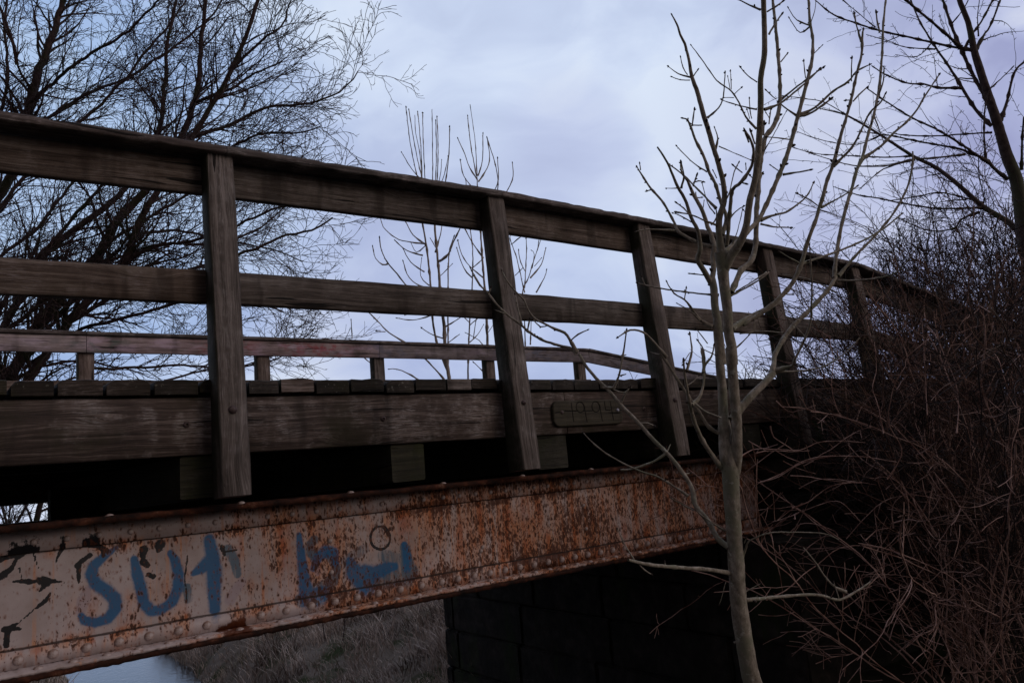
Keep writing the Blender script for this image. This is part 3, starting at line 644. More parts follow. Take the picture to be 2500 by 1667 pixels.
for ci in range(8):
    z0, z1 = zc[ci]+.004, zc[ci+1]-.004
    # front (river) face blocks run along Y
    y = YO-.28; j = 0
    ylist = []
    off = .35 if ci % 2 else .0
    yy = YO-.28
    cuts = [yy]
    st = .95-off
    while cuts[-1]+st < YO+3.95: cuts.append(cuts[-1]+st); st = .9+.14*((ci*7+len(cuts)*3) % 3)
    cuts.append(YO+4.05)
    for a, b_ in zip(cuts, cuts[1:]):
        k += 1; bumpy_block('stone_block', XA+random.uniform(0, .012), XA+.6, a+.004, b_-.004, z0, z1, abut, k)
    # wing wall blocks run along X on the near side
    xx = XA+.604; st = .55+off
    while xx < 10.5:
        nx_ = min(xx+st, 10.6); k += 1
        bumpy_block('stone_block', xx+.004, nx_-.004, YO-.28+random.uniform(0, .012), YO+.35, z0, z1, abut, k); xx = nx_; st = .8+.2*((ci*5+k) % 3)
# back wall behind the girder end
zc2 = [-1.108, -.83, -.58, -.326]
for ci in range(3):
    yy = YO-.05+(.2 if ci else 0)*0
    cuts = [YO-.02, YO+.62+.3*ci, YO+1.6, YO+2.5+.2*ci, YO+3.9]
    for a, b_ in zip(cuts, cuts[1:]): k += 1; bumpy_block('stone_block', 4.97, 5.5, a+.004, b_-.004, zc2[ci]+.004, zc2[ci+1]-.004, abut, k)
    for a, b_ in ((5.51, 6.5-.2*ci), (6.5-.2*ci, 7.4), (7.4, 8.5), (8.5, 9.7)):
        k += 1; bumpy_block('stone_block', a+.004, b_-.004, YO-.02, YO+.4, zc2[ci]+.004, zc2[ci+1]-.004, abut, k)

ab2 = thing('stone_abutment', 'stone block abutment at the left end of the bridge, out of the picture', 'abutment', (-5.3, 5.4, -2.4))
for ci in range(8):
    cuts = [YO-.28, YO+.6+.3*(ci % 2), YO+1.7, YO+2.6+.3*(ci % 2), YO+4.05]
    for a, b_ in zip(cuts, cuts[1:]): k += 1; bumpy_block('stone_block', -5.6, -4.9, a+.004, b_-.004, zc[ci]+.004, zc[ci+1]-.004, ab2, k)
for a, b_ in zip([YO-.02, YO+1.2, YO+2.6], [YO+1.192, YO+2.592, YO+3.9]): k += 1; bumpy_block('stone_block', -5.75, -5.25, a, b_, -1.104, -.33, ab2, k)
# ================================================================== GROUND, STREAM
WZ = -3.60
A_ = on_z(322, 1660, WZ); B_ = on_z(262, 1450, WZ); sdv = Vector((B_.x-A_.x, B_.y-A_.y)).normalized(); snv = Vector((sdv.y, -sdv.x))   # snv points right
GN = {}
rsg = np.random.RandomState(5)
GRAD = rsg.uniform(-1, 1, (64, 64))
def vnoise(x, y):
    xi, yi = np.floor(x).astype(int), np.floor(y).astype(int); fx, fy = x-xi, y-yi; fx = fx*fx*(3-2*fx); fy = fy*fy*(3-2*fy)
    g = lambda i, j: GRAD[i % 64, j % 64]
    return (g(xi, yi)*(1-fx)+g(xi+1, yi)*fx)*(1-fy)+(g(xi, yi+1)*(1-fx)+g(xi+1, yi+1)*fx)*fy
def ground_z(x, y):
    x = np.asarray(x, float); y = np.asarray(y, float)
    s = (x-A_.x)*snv.x+(y-A_.y)*snv.y; al = (x-A_.x)*sdv.x+(y-A_.y)*sdv.y
    s = s-.05+.35*np.sin(np.clip(al, 0, 99)*.4)
    hw = .42+np.clip(al-3, 0, 100)*.01
    ad = np.abs(s)-hw
    t = np.clip(ad/1.5, 0, 1); bank = t*t*(3-2*t)
    z = -3.85+bank*.85+np.clip(ad-1.7, 0, 6)*.10*(s > 0)
    nb = np.clip(1-(y-3.1)/1.3, 0, 1); nb = nb*nb*(3-2*nb); z = z+np.maximum(0, -2.0-z)*nb
    z = z+.10*vnoise(x*.9, y*.9)*np.clip(ad+.3, 0, 1)+.05*vnoise(x*2.7+9, y*2.7)+.02*vnoise(x*9, y*9)
    for e0, sg in ((7.2, 1), (-5.3, -1)):      # approach embankments carrying the path off the bridge
        f = np.clip((x*sg-e0*sg)/2.6, 0, 1); f = f*f*(3-2*f); w_ = np.clip((np.abs(y-(YO+1.95))-2.0)/2.4, 0, 1); w_ = w_*w_*(3-2*w_)
        z = z+np.maximum(0, (-.16-z))*f*(1-w_)
    d = np.hypot(x, y); z = z-np.clip(d-34, 0, 1e9)*.055
    return z
def grid_axis(): return np.concatenate([-np.geomspace(900, 6, 26)[:-1], np.arange(-6, 20.01, .16), np.geomspace(20.3, 900, 30)])
ax = grid_axis(); gx, gy = np.meshgrid(ax, ax); gz = ground_z(gx, gy)
n = len(ax); idx = np.arange(n*n).reshape(n, n); F = np.stack([idx[:-1, :-1], idx[:-1, 1:], idx[1:, 1:], idx[1:, :-1]], -1).reshape(-1, 4)
M_ground, nt, b = new_mat('damp_grassy_earth', 1.0, .1); t = nt.new('ShaderNodeTexCoord'); O = t.outputs['Object']; sp = nt.new('ShaderNodeSeparateXYZ'); nt.link(O, sp.inputs[0])
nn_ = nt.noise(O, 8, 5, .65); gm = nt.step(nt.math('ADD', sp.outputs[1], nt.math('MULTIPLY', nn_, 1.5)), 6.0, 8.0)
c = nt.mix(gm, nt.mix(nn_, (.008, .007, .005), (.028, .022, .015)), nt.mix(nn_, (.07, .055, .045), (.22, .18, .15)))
c = nt.mix(nt.step(nt.noise(O, 1.2, 4, .6), .5, .66), c, (.030, .038, .014)); nt.link(c, b.inputs['Base Color']); bump(nt, b, nn_, .9, .01)
g = link('ground', mesh_np('ground', np.stack([gx, gy, gz], -1).reshape(-1, 3), F, smooth=True), M_ground); g['kind'] = 'structure'
m, nt, b = new_mat('stream_water', .06, .5); b.inputs['Base Color'].default_value = (.015, .018, .02, 1)
t = nt.new('ShaderNodeTexCoord'); bump(nt, b, nt.noise(t.outputs['Object'], 9, 4, .6), .22, .03)
wv = []
for al in np.linspace(-14, 40, 40):
    for s in (-3.2, 3.2): wv.append((A_.x+sdv.x*al+snv.x*s, A_.y+sdv.y*al+snv.y*s, WZ))
wf = [(2*i, 2*i+1, 2*i+3, 2*i+2) for i in range(39)]
wo = link('stream_water', mesh_np('stream_water', wv, wf), m); wo['kind'] = 'structure'

# ------------------------------------------------------------------ dry bank grass
def grass(name, n, region, hmin, hmax, wd, mat, seed, clump=.5):
    rs = np.random.RandomState(seed); V = []; pts = region(rs, n)
    cn = vnoise(pts[:, 0]*2.3+3, pts[:, 1]*2.3); keep = rs.rand(len(pts)) < .55+cn*clump; pts = pts[keep]; k = len(pts)
    z = ground_z(pts[:, 0], pts[:, 1]); ok = z > WZ-.02; pts = pts[ok]; z = z[ok]; k = len(pts)
    h = rs.uniform(hmin, hmax, k)*(.75+1.3*np.clip(vnoise(pts[:, 0]*1.9, pts[:, 1]*1.9), -.4, .8)); az = rs.uniform(0, 6.28, k); az = np.where(rs.rand(k) < .5, az, 2.4+rs.normal(0, .7, k)); ln = rs.uniform(.15, 1.1, k)
    dx, dy = np.cos(az), np.sin(az); pa = rs.uniform(0, 6.28, k); wx, wy = np.cos(pa)*wd, np.sin(pa)*wd
    P = []
    for f, wf_ in ((0, 1), (.4, .9), (.75, .6), (1, .08)):
        bx_ = pts[:, 0]+dx*ln*h*f**1.8; by_ = pts[:, 1]+dy*ln*h*f**1.8; bz = z-.01+h*(f-.35*ln*f*f)
        P.append(np.stack([bx_-wx*wf_, by_-wy*wf_, bz], 1)); P.append(np.stack([bx_+wx*wf_, by_+wy*wf_, bz], 1))
    V = np.stack(P, 1).reshape(-1, 3); b0 = np.arange(k)[:, None]*8
    F = np.concatenate([b0+np.array([[0, 1, 3, 2]]), b0+np.array([[2, 3, 5, 4]]), b0+np.array([[4, 5, 7, 6]])])
    o = link(name, mesh_np(name, V, F, smooth=True), mat); return o
def straw():
    m, nt, b = new_mat('bleached_dry_grass', .9, .15); t = nt.new('ShaderNodeTexCoord'); O = t.outputs['Object']
    c = nt.ramp(nt.noise(O, 5, 5, .7), [(.3, (.16, .12, .10)), (.5, (.46, .37, .32)), (.7, (.66, .56, .50))])
    c = nt.mix(nt.step(nt.noise(O, 1.6, 3, .6), .54, .70), c, (.08, .10, .04)); c = nt.mix(nt.math('MULTIPLY', nt.step(nt.noise(nt.scalev(O, (1, 1, 1), (7, 3, 1)), .95, 4, .65), .50, .62), .8), c, (.055, .035, .03)); nt.link(c, b.inputs['Base Color']); return m
M_straw = straw()
def reg1(rs, n):
    # the banks around the stream beyond the bridge
    az = rs.uniform(-1, 1, n)*.42+.33; d = 7.5+20*rs.rand(n)**1.3; return np.stack([np.sin(az)*d, np.cos(az)*d], 1)
def reg2(rs, n): return np.stack([rs.uniform(-5, 10, n), rs.uniform(.8, 6, n)], 1)
gr = grass('dry_grass', 120000, reg1, .14, .50, .0060, M_straw, 3); tag(gr, None, None, kind='stuff'); gr['label'] = 'bleached dry grass on the stream banks'

# ================================================================== BRANCH GROWTH
def perp(d, rnd):
    v = Vector((rnd.gauss(0, 1), rnd.gauss(0, 1), rnd.gauss(0, 1))); v = v-d*v.dot(d)
    return v.normalized() if v.length > 1e-4 else Vector((1, 0, 0))
def grow(T, rnd, p, d, L, r, lev, P):
    """P: list of per level dicts seg, wig, up, n(children per m), ang, lr (length ratio), sides"""
    q = P[lev]; n = max(2, int(L/q['seg'])); st = L/n; pts = [p.copy()]; dirs = [d.copy()]
    for i in range(n):
        d = (d+perp(d, rnd)*q['wig']+Vector((0, 0, q['up']*st))+P[0].get('bias', Vector((0, 0, 0)))*st*.5).normalized(); p = p+d*st; pts.append(p.copy()); dirs.append(d.copy())
    rad = [max(r*(1-.82*i/n), q.get('rmin', .0008)) for i in range(n+1)]
    T.tube(pts, rad, q.get('sides', 3))
    if lev+1 < len(P):
        kids(T, rnd, pts, dirs, rad, L, lev, P)
def kids(T, rnd, pts, dirs, rad, L, lev, P, f0=.12):
    q = P[lev]; m = len(pts)-1; nc = q['n']*L; nc = int(nc)+(rnd.random() < nc-int(nc))
    for k in range(nc):
        f = f0+(1-f0)*rnd.random(); i = min(m-1, int(f*m)); t = f*m-i
        pp = pts[i].lerp(pts[i+1], t); dd = dirs[min(i+1, m)]
        a = q['ang']*rnd.uniform(.65, 1.35); ch = (dd*math.cos(a)+perp(dd, rnd)*math.sin(a)).normalized()
        cl_ = q['lr']*L*(1.05-.75*f)*rnd.uniform(.5, 1.2) if 'lr' in q else rnd.uniform(*q['len'])*(1.1-.5*f)
        if cl_ < .02: continue
        grow(T, rnd, pp, ch, cl_, rad[i]*q.get('rr', .55), lev+1, P)

# ---------- left tree mass (many leaning stems)
ltr = random.Random(11)
def stem_from_px(pts, depth, dd=0.0, w0=10, w1=3, wid=None):
    out = []; n = len(pts)
    for i, (x, y) in enumerate(pts): out.append(at(x, y, depth+dd*i/(n-1)))
    # resample
    P = []; R = []
    for i in range(n-1):
        k = max(1, int((out[i+1]-out[i]).length/.12))
        for j in range(k):
            P.append(out[i].lerp(out[i+1], j/k)); f = (i+j/k)/(n-1); R.append((w0+(w1-w0)*f)*depth/FPX/2)
    P.append(out[-1]); R.append(w1*depth/FPX/2)
    for _ in range(2):
        Q = P[:]
        for i in range(1, len(P)-1): Q[i] = P[i-1]*.25+P[i]*.5+P[i+1]*.25
        P = Q
    P = [p+Vector((ltr.gauss(0, .008), ltr.gauss(0, .008), ltr.gauss(0, .008))) for p in P]
    D = [(P[min(i+1, len(P)-1)]-P[max(i-1, 0)]).normalized() for i in range(len(P))]
    return P, D, R
LB = Vector((RT.x, RT.y, .0))*.25
PL = [dict(seg=.15, wig=.10, up=.05, n=7.5, ang=.68, len=(.6, 2.0), rr=.45, sides=5, bias=LB),
      dict(seg=.09, wig=.15, up=.14, n=7.5, ang=.70, len=(.2, .85), rr=.50, rmin=.0052, sides=3),
      dict(seg=.055, wig=.24, up=.15, n=6.5, ang=.8, len=(.06, .28), rr=.7, rmin=.0040, sides=3),
      dict(seg=.05, wig=.22, up=.1, n=5, ang=.9, len=(.03, .09), rr=.7, rmin=.0032, sides=3)]
def left_tree(name, label, root, stems, depth, seed, P=PL, mat=M_dark_bark):
    rnd = random.Random(seed); rp = at(root[0], root[1], depth); gz_ = float(ground_z(rp.x, rp.y)); rp = Vector((rp.x, rp.y, gz_-.05))
    t = thing(name, label, 'tree', tuple(rp))
    TR = Tubes(); CR = Tubes()
    for (pts, dd, w0, w1, main) in stems:
        P_, D_s, R_ = stem_from_px(pts, depth+rnd.uniform(-.6, .6)*(0 if main else 1), dd, w0, w1)
        if main:
            j = [rp.lerp(P_[0], k/5)+Vector((0, 0, .0)) for k in range(5)]; TR.tube(j+P_, [R_[0]*1.35]*5+R_, 8)
        else: CR.tube(P_, R_, 5)
        L = sum((P_[i+1]-P_[i]).length for i in range(len(P_)-1))
        kids(CR, rnd, P_, D_s, R_, L, 0, P, .02)
    TR.build('trunk', mat, t); CR.build('crown', mat, t); return t
S1 = [([(-170, 1180), (-130, 850), (-60, 600), (0, 470), (50, 400), (75, 240), (95, 170), (120, 110), (140, 55), (155, 0), (170, -120)], .5, 28, 12, True),
      ([(-60, 1520), (10, 1330), (55, 1250), (130, 1130), (200, 1000)], .5, 9, 5, False), ([(10, 1520), (72, 1330), (95, 1240), (140, 1120), (180, 980)], -.4, 18, 9, False), ([(60, 1450), (20, 1290), (-10, 1180)], .3, 8, 5, False),
      ([(-60, 620), (-10, 330), (20, 200), (10, 60), (25, -60)], .4, 10, 5, False),
      ([(45, 160), (30, 90), (0, 20), (-20, -40)], -.6, 9, 5, False),
      ([(75, 250), (140, 190), (220, 130), (300, 90), (370, 20), (420, -30)], -.8, 9, 4, False),
      ([(-40, 560), (60, 430), (150, 330), (220, 280), (300, 200), (370, 110), (430, 40), (480, -40)], .8, 10, 4, False),
      ([(60, 330), (150, 265), (230, 220), (310, 195), (420, 120), (520, 40), (560, -30)], .5, 9, 4, False)]
S2 = [([(-60, 1150), (20, 930), (89, 798), (147, 727), (200, 670), (235, 640), (270, 565), (320, 505), (370, 450), (440, 340), (465, 290), (487, 200), (485, 150), (495, 60), (510, -60)], .6, 30, 9, True),
      ([(-20, 1100), (60, 940), (156, 798), (223, 727), (300, 650), (330, 575), (337, 540), (390, 455), (470, 330), (500, 290), (570, 160), (600, 90), (640, -30)], -.6, 24, 8, True),
      ([(-90, 1000), (20, 780), (100, 625), (160, 575), (220, 535), (290, 480), (350, 400), (385, 340), (400, 250), (403, 180), (410, 90), (440, -40)], .9, 20, 7, True),
      ([(60, 900), (200, 800), (330, 770), (430, 740), (520, 720), (600, 730), (690, 760)], -.8, 10, 4, False),
      ([(150, 800), (280, 720), (400, 680), (520, 640), (620, 610), (700, 570), (780, 560), (815, 530)], .3, 12, 4, False),
      ([(330, 570), (430, 560), (520, 580), (600, 600), (680, 610), (740, 640)], 1.0, 8, 3, False),
      ([(300, 640), (380, 600), (470, 590), (560, 560), (640, 520), (700, 500), (780, 500)], -1, 9, 4, False),
      ([(450, 600), (560, 590), (640, 555), (700, 500)], .6, 8, 3, False),
      ([(400, 440), (500, 400), (580, 350), (650, 320), (720, 330), (780, 310)], -.4, 9, 3, False),
      ([(470, 330), (560, 310), (620, 270), (680, 255), (760, 257), (810, 235), (850, 215), (875, 175)], .6, 9, 3, False),
      ([(480, 250), (560, 220), (620, 180), (690, 150)], -.8, 9, 3, False),
      ([(560, 180), (620, 110), (690, 70), (710, 0)], -.3, 8, 3, False),
      ([(200, 900), (330, 900), (450, 890), (560, 900), (680, 880), (770, 800)], .8, 8, 3, False),
      ([(400, 930), (520, 900), (620, 890), (700, 840)], .8, 6, 3, False),
      ([(-80, 900), (30, 700), (120, 600), (260, 440), (350, 380)], -1.2, 12, 4, False),
      ([(-100, 760), (-20, 640), (90, 560), (190, 430), (300, 380), (420, 300)], 1.2, 11, 4, False),
      ([(0, 820), (150, 700), (280, 580), (420, 500), (540, 420), (640, 380), (700, 400)], 1.4, 11, 4, False)]
left_tree('bare_thorn_tree', 'thick-stemmed bare tree at far left, trunk rising through the top left corner', (-150, 1300), S1, 13.0, 21)
left_tree('bare_thorn_tree', 'broad bare tree of many dark stems leaning right behind the left railing', (-40, 1300), S2, 11.5, 22)

# ---------- traced trees
ZOOM = {'C': (1500, 0, 2.24), 'D': (1900, 0, 2.24), 'E': (1100, 620, 2.01), 'G': (1200, 850, 1.919), 'H': (1700, 1000, 2.351), 'K': (1100, 400, 1.96), 'M': (1800, 500, 2.24), 'N': (850, 200, 2.09), 'S': (0, 0, 1.0)}
def conv(z, pts): ox, oy, s = ZOOM[z]; return [(ox+x/s, oy+y/s) for x, y in pts]
class Traced:
    def __init__(s, depth, seed, swell=.16): s.dep = depth; s.pl = []; s.r = random.Random(seed); s.T = Tubes(); s.TR = Tubes(); s.B = Tubes(); s.store = []; s.swell = swell
    def near(s, x, y):
        best = (1e9, s.dep)
        for (a, b, d) in s.pl:
            q = (a-x)**2+(b-y)**2
            if q < best[0]: best = (q, d)
        return best[1] if best[0] < 60**2 else s.dep
    def add(s, z, pts, w, trunk=False, bud=True, drift=None, sides=None, store=False):
        P = conv(z, pts); sc_ = ZOOM[z][2]
        if not isinstance(w, (list, tuple)): w = [w, w*.6]
        W = np.interp(np.linspace(0, 1, len(P)), np.linspace(0, 1, len(w)), w)/sc_
        L = sum(math.hypot(P[i+1][0]-P[i][0], P[i+1][1]-P[i][1]) for i in range(len(P)-1))
        d0 = s.near(*P[0]); dr = (s.r.uniform(-1, 1)*L/FPX*s.dep*.55) if drift is None else drift
        # catmull-rom resample in picture, own depth drift
        n = len(P); out = []; rad = []; 
        ln = 0
        for i in range(n-1):
            p0, p1, p2, p3 = P[max(i-1, 0)], P[i], P[i+1], P[min(i+2, n-1)]
            k = max(2, int(math.hypot(p2[0]-p1[0], p2[1]-p1[1])/9))
            for j in range(k):
                t = j/k; q = [.5*((2*p1[c])+(-p0[c]+p2[c])*t+(2*p0[c]-5*p1[c]+4*p2[c]-p3[c])*t*t+(-p0[c]+3*p1[c]-3*p2[c]+p3[c])*t**3) for c in (0, 1)]
                f = (i+t)/(n-1); d = d0+dr*f; ww = W[i]+(W[i+1]-W[i])*t
                jw = .5 if ww < 12 else .25
                out.append(at(q[0]+s.r.gauss(0, jw*.5), q[1]+s.r.gauss(0, jw*.5), d)); rad.append(ww*d/FPX/2*(1+s.r.gauss(0, .05 if W[0] < 12 else .012)))
                s.pl.append((q[0], q[1], d))
        d = d0+dr; out.append(at(P[-1][0], P[-1][1], d)); rad.append(W[-1]*d/FPX/2); s.pl.append((P[-1][0], P[-1][1], d))
        # node swellings
        if W[0] < 14:
            for i in range(2, len(rad)-1, s.r.choice((4, 5, 6))): rad[i] *= 1+s.swell*s.r.uniform(1, 2.2)
        if not trunk and len(rad) > 6 and W[0] < 8.5:
            for k_, f_ in enumerate((1.75, 1.45, 1.22, 1.08)): rad[k_] *= f_
        if trunk and W[0] > 35:
            for i in range(len(rad)): rad[i] *= 1+.035*math.sin(i*.61+s.r.random()*.5)*math.sin(i*.23)
        sd = sides or (12 if W[0] > 20 else 8 if W[0] > 8 else 6 if W[0] > 4 else 4)
        (s.TR if trunk else s.T).tube(out, rad, sd)
        if bud:
            a = (out[-1]-out[-3]); r = max(rad[-1]*1.5, .0022); s.B.ball(out[-1]+a.normalized()*r*.9, r, a, r*2.2)
            if s.r.random() < .5:
                for sg in (1, -1):
                    pr = perp(a.normalized(), s.r)*sg; s.B.ball(out[-1]+pr*r, r*.7, a.normalized()+pr, r*1.3)
        # side buds
        if W[-1] < 8 and bud:
            for i in range(2, len(out)-1):
                if s.r.random() < .22:
                    a = (out[i+1]-out[i]).normalized(); pr = perp(a, s.r); r = rad[i]*.55+.0008; s.B.ball(out[i]+pr*rad[i]*1.2, r, pr+a*.8, r*1.6)
        if store:
            D = [(out[min(i+1, len(out)-1)]-out[max(i-1, 0)]).normalized() for i in range(len(out))]; s.store.append((out, D, rad))
        return out

# foreground ash sapling
fa = Traced(3.0, 5)
fa.add('G', [(1345, 1850), (1290, 1700), (1222, 1560), (1186, 1380), (1157, 1180), (1146, 1000), (1137, 880), (1128, 740), (1121, 620), (1120, 560), (1121, 500), (1122, 450)], [96, 90, 84, 80, 78, 74, 72, 73, 78, 80, 60, 20], True, False, 0, 20)
fa.add('G', [(1110, 600), (1096, 500), (1092, 430), (1092, 375), (1086, 300), (1082, 200), (1072, 100), (1065, 0), (1055, -110)], [56, 58, 56, 62, 44, 42, 42, 40, 38], True, False, .05, 16)
fa.add('G', [(1138, 600), (1148, 520), (1150, 430), (1146, 300), (1136, 200), (1128, 100), (1120, 0)], [50, 52, 50, 48, 48, 48, 50], True, False, -.05, 16)
fa.add('K', [(1350, 960), (1345, 880), (1330, 800), (1325, 700), (1315, 620), (1305, 540), (1300, 480), (1290, 420)], [50, 48, 48, 48, 50, 54, 58, 60], True, False, -.03, 16)
fa.add('K', [(1300, 960), (1290, 860), (1278, 760), (1265, 680), (1260, 600), (1250, 545)], [42, 40, 38, 36, 36, 32], True, False, .04, 12)
A = fa.add
A('C', [(525, 1560), (542, 1480), (540, 1400), (545, 1340), (510, 1240), (480, 1150), (430, 1060), (400, 990), (370, 950), (362, 890)], [32, 30, 30, 28, 24, 22, 20, 14, 12, 7])
A('C', [(528, 1545), (490, 1480), (455, 1420), (470, 1360), (455, 1260), (420, 1190), (385, 1090), (345, 1020), (320, 960), (290, 890), (235, 805)], [34, 30, 28, 26, 22, 20, 18, 17, 14, 12, 9], bud=False)
A('C', [(590, 1500), (588, 1400), (575, 1300), (573, 1200), (600, 1100), (597, 1010), (570, 900), (545, 820), (510, 700), (490, 640), (455, 510), (425, 425), (405, 320), (385, 240), (360, 190), (340, 130), (315, 85)], [56, 46, 38, 34, 30, 28, 26, 26, 26, 26, 24, 20, 15, 14, 12, 10, 6])
A('C', [(600, 1470), (640, 1395), (685, 1330), (720, 1240), (740, 1100), (770, 980), (785, 850), (795, 700), (800, 560), (800, 430), (820, 300), (820, 150), (815, 0), (812, -90)], [60, 50, 44, 38, 36, 34, 36, 34, 32, 30, 30, 28, 28, 24], bud=False)
A('C', [(600, 1375), (650, 1345), (700, 1290), (740, 1255), (790, 1200), (830, 1120), (900, 960), (950, 830), (1000, 650), (1040, 500), (1080, 330), (1085, 220), (1070, 120), (1062, 0), (1060, -60)], [30, 30, 28, 26, 24, 24, 24, 24, 22, 20, 18, 14, 14, 12, 9])
A('C', [(615, 1340), (628, 1200), (645, 1040), (680, 1010), (740, 930), (760, 860), (755, 790), (715, 715)], [22, 20, 20, 20, 17, 15, 14, 10], bud=False)
A('C', [(590, 1285), (612, 1190), (580, 1100), (550, 1000), (520, 950), (490, 860), (440, 760), (420, 700), (400, 655), (375, 648)], [18, 20, 19, 18, 18, 16, 14, 12, 10, 7])
A('C', [(640, 1600), (665, 1540), (695, 1475), (745, 1430), (772, 1340), (775, 1200), (785, 1050), (797, 900), (822, 760), (870, 690), (900, 600), (905, 450), (895, 300), (880, 130), (865, 0), (858, -80)], [30, 30, 30, 30, 28, 26, 26, 26, 26, 26, 22, 18, 18, 16, 14, 12])
A('K', [(1345, 790), (1420, 742), (1520, 690), (1575, 655)], [34, 28, 24, 24], bud=False)
A('M', [(30, 655), (120, 600), (220, 520), (300, 430), (350, 320), (385, 200), (430, 80), (455, -10)], [24, 26, 26, 24, 24, 22, 20, 18], bud=False)
A('D', [(230, 1130), (270, 980), (300, 900), (340, 750), (370, 650), (400, 540), (430, 400), (455, 300), (460, 200), (465, 165)], [20, 20, 20, 18, 16, 16, 14, 13, 12, 8])
A('D', [(455, 230), (430, 150), (415, 75)], [9, 7, 7])
A('D', [(300, 910), (400, 810), (450, 720), (500, 620), (560, 560), (585, 515)], [14, 13, 12, 11, 10, 7])
A('K', [(1345, 1225), (1430, 1120), (1500, 1050), (1545, 1000)], [42, 36, 34, 30], bud=False)
A('M', [(60, 1060), (120, 1000), (180, 940), (200, 870), (210, 810), (290, 680), (400, 570), (500, 460), (540, 390)], [30, 32, 30, 26, 24, 26, 24, 22, 20], bud=False)
A('D', [(305, 1520), (320, 1380), (345, 1240), (380, 1100), (400, 1040), (430, 930), (460, 860), (490, 740), (520, 640), (545, 520), (560, 400), (570, 250), (575, 120), (590, -20)], [20, 20, 18, 18, 18, 18, 17, 15, 14, 13, 12, 12, 11, 9])
A('D', [(330, 1510), (430, 1390), (520, 1300), (620, 1180), (700, 1040), (735, 900), (735, 830)], [16, 15, 14, 13, 12, 11, 9], bud=False)
A('M', [(550, 415), (700, 410), (850, 380), (930, 310), (1000, 200)], [10, 9, 8, 6, 5])
A('D', [(460, 870), (560, 800), (640, 720), (700, 670), (760, 600), (800, 530), (880, 410)], [15, 14, 13, 12, 11, 10, 7])
A('D', [(790, 560), (797, 520)], [7, 6])
A('M', [(345, 325), (450, 290), (560, 250), (700, 190), (800, 130), (900, 50)], [13, 12, 11, 11, 10, 7])
A('D', [(235, 1135), (320, 1090), (390, 1050), (430, 1020)], [9, 8, 7, 7])
A('D', [(215, 1125), (160, 1085), (105, 1060)], [8, 7, 7]); A('D', [(150, 1080), (175, 1040), (192, 1000)], [6, 5])
A('D', [(100, 635), (50, 600), (0, 560)], [8, 6]); A('D', [(110, 630), (200, 590), (300, 500), (380, 450), (430, 390), (500, 355)], [14, 12, 12, 11, 9, 6])
A('D', [(400, 445), (400, 390), (403, 320)], [8, 8, 7]); A('D', [(0, 560), (70, 500), (150, 440), (245, 370)], [10, 10, 9, 7])
A('D', [(150, 430), (142, 370), (140, 335)], [7, 6]); A('D', [(410, 555), (440, 520), (485, 480)], [9, 8, 7]); A('D', [(400, 548), (370, 550)], [6, 6])
A('D', [(545, 530), (575, 440), (578, 370)], [9, 8, 5]); A('D', [(525, 640), (550, 700), (575, 775)], [7, 5]); A('D', [(555, 180), (540, 110), (535, 70)], [9, 8, 8])
A('D', [(180, 140), (120, 180), (60, 100)], [7, 5]); A('D', [(170, 140), (100, 110), (55, 45)], [7, 5]); A('D', [(190, 300), (240, 250)], [5, 4]); A('D', [(178, 130), (200, 60), (205, 0)], [5, 4])
A('D', [(300, 300), (400, 0)], [.1, .1], bud=False)
A('M', [(205, 905), (300, 880), (312, 850), (370, 730), (400, 640), (405, 560), (408, 430), (400, 300), (395, 220)], [18, 16, 14, 13, 11, 10, 9, 7, 5])
A('M', [(210, 912), (350, 908), (480, 880), (600, 800), (670, 725)], [11, 9, 8, 6, 5])
A('M', [(160, 370), (100, 410), (0, 470)], [8, 7, 6]); A('M', [(340, 320), (285, 290), (230, 255)], [7, 5]); A('M', [(300, 600), (240, 560), (230, 520)], [5, 4]); A('M', [(270, 490), (300, 490)], [7, 7]); A('M', [(540, 480), (400, 410), (245, 380)], [7, 5, 4])
A('M', [(400, 640), (300, 600), (260, 545)], [5, 4]); A('M', [(90, 640), (95, 690), (20, 705)], [5, 5, 4]); A('M', [(250, 700), (120, 690), (20, 705)], [6, 5, 4]); A('M', [(370, 720), (240, 580)], [5, 3])
# lower limbs
A('G', [(1112, 932), (1060, 890), (1015, 810), (955, 735), (940, 660), (900, 590), (830, 500), (750, 420), (690, 350), (620, 280), (550, 200), (490, 140), (440, 80), (412, 30)], [30, 27, 26, 24, 22, 21, 20, 19, 18, 18, 17, 16, 15, 14], bud=False, drift=.35)
A('K', [(603, 905), (570, 882), (480, 858), (430, 838), (370, 800), (330, 765), (270, 720), (210, 660), (180, 620), (140, 580), (110, 530), (95, 498)], [14, 13, 12, 12, 12, 11, 10, 10, 9, 8, 7, 5])
A('K', [(603, 900), (570, 840), (545, 808), (500, 790), (440, 760), (400, 740), (372, 700), (350, 650), (310, 610), (270, 560), (246, 512)], [15, 14, 15, 11, 10, 10, 9, 9, 8, 7, 4])
A('K', [(572, 848), (610, 815), (655, 795)], [7, 7, 5]); A('K', [(182, 620), (193, 592)], [8, 6]); A('K', [(368, 800), (378, 745)], [8, 7]); A('K', [(470, 770), (430, 780), (395, 745)], [6, 6]); A('K', [(270, 720), (213, 700)], [6, 4]); A('K', [(340, 770), (322, 690), (308, 625)], [8, 8, 5]); A('K', [(140, 575), (115, 535)], [8, 6])
A('E', [(745, 655), (800, 657)], [16, 12], bud=False); A('E', [(800, 657), (825, 600), (845, 500), (863, 378)], [10, 10, 10, 7]); A('E', [(790, 660), (850, 680), (880, 655)], [5, 4]); A('E', [(835, 720), (855, 690), (878, 655)], [9, 8, 7])
for y in (500, 595): A('E', [(838, y), (862, y-6)], [8, 5], bud=False); A('E', [(840, y+4), (820, y-4)], [8, 5], bud=False)
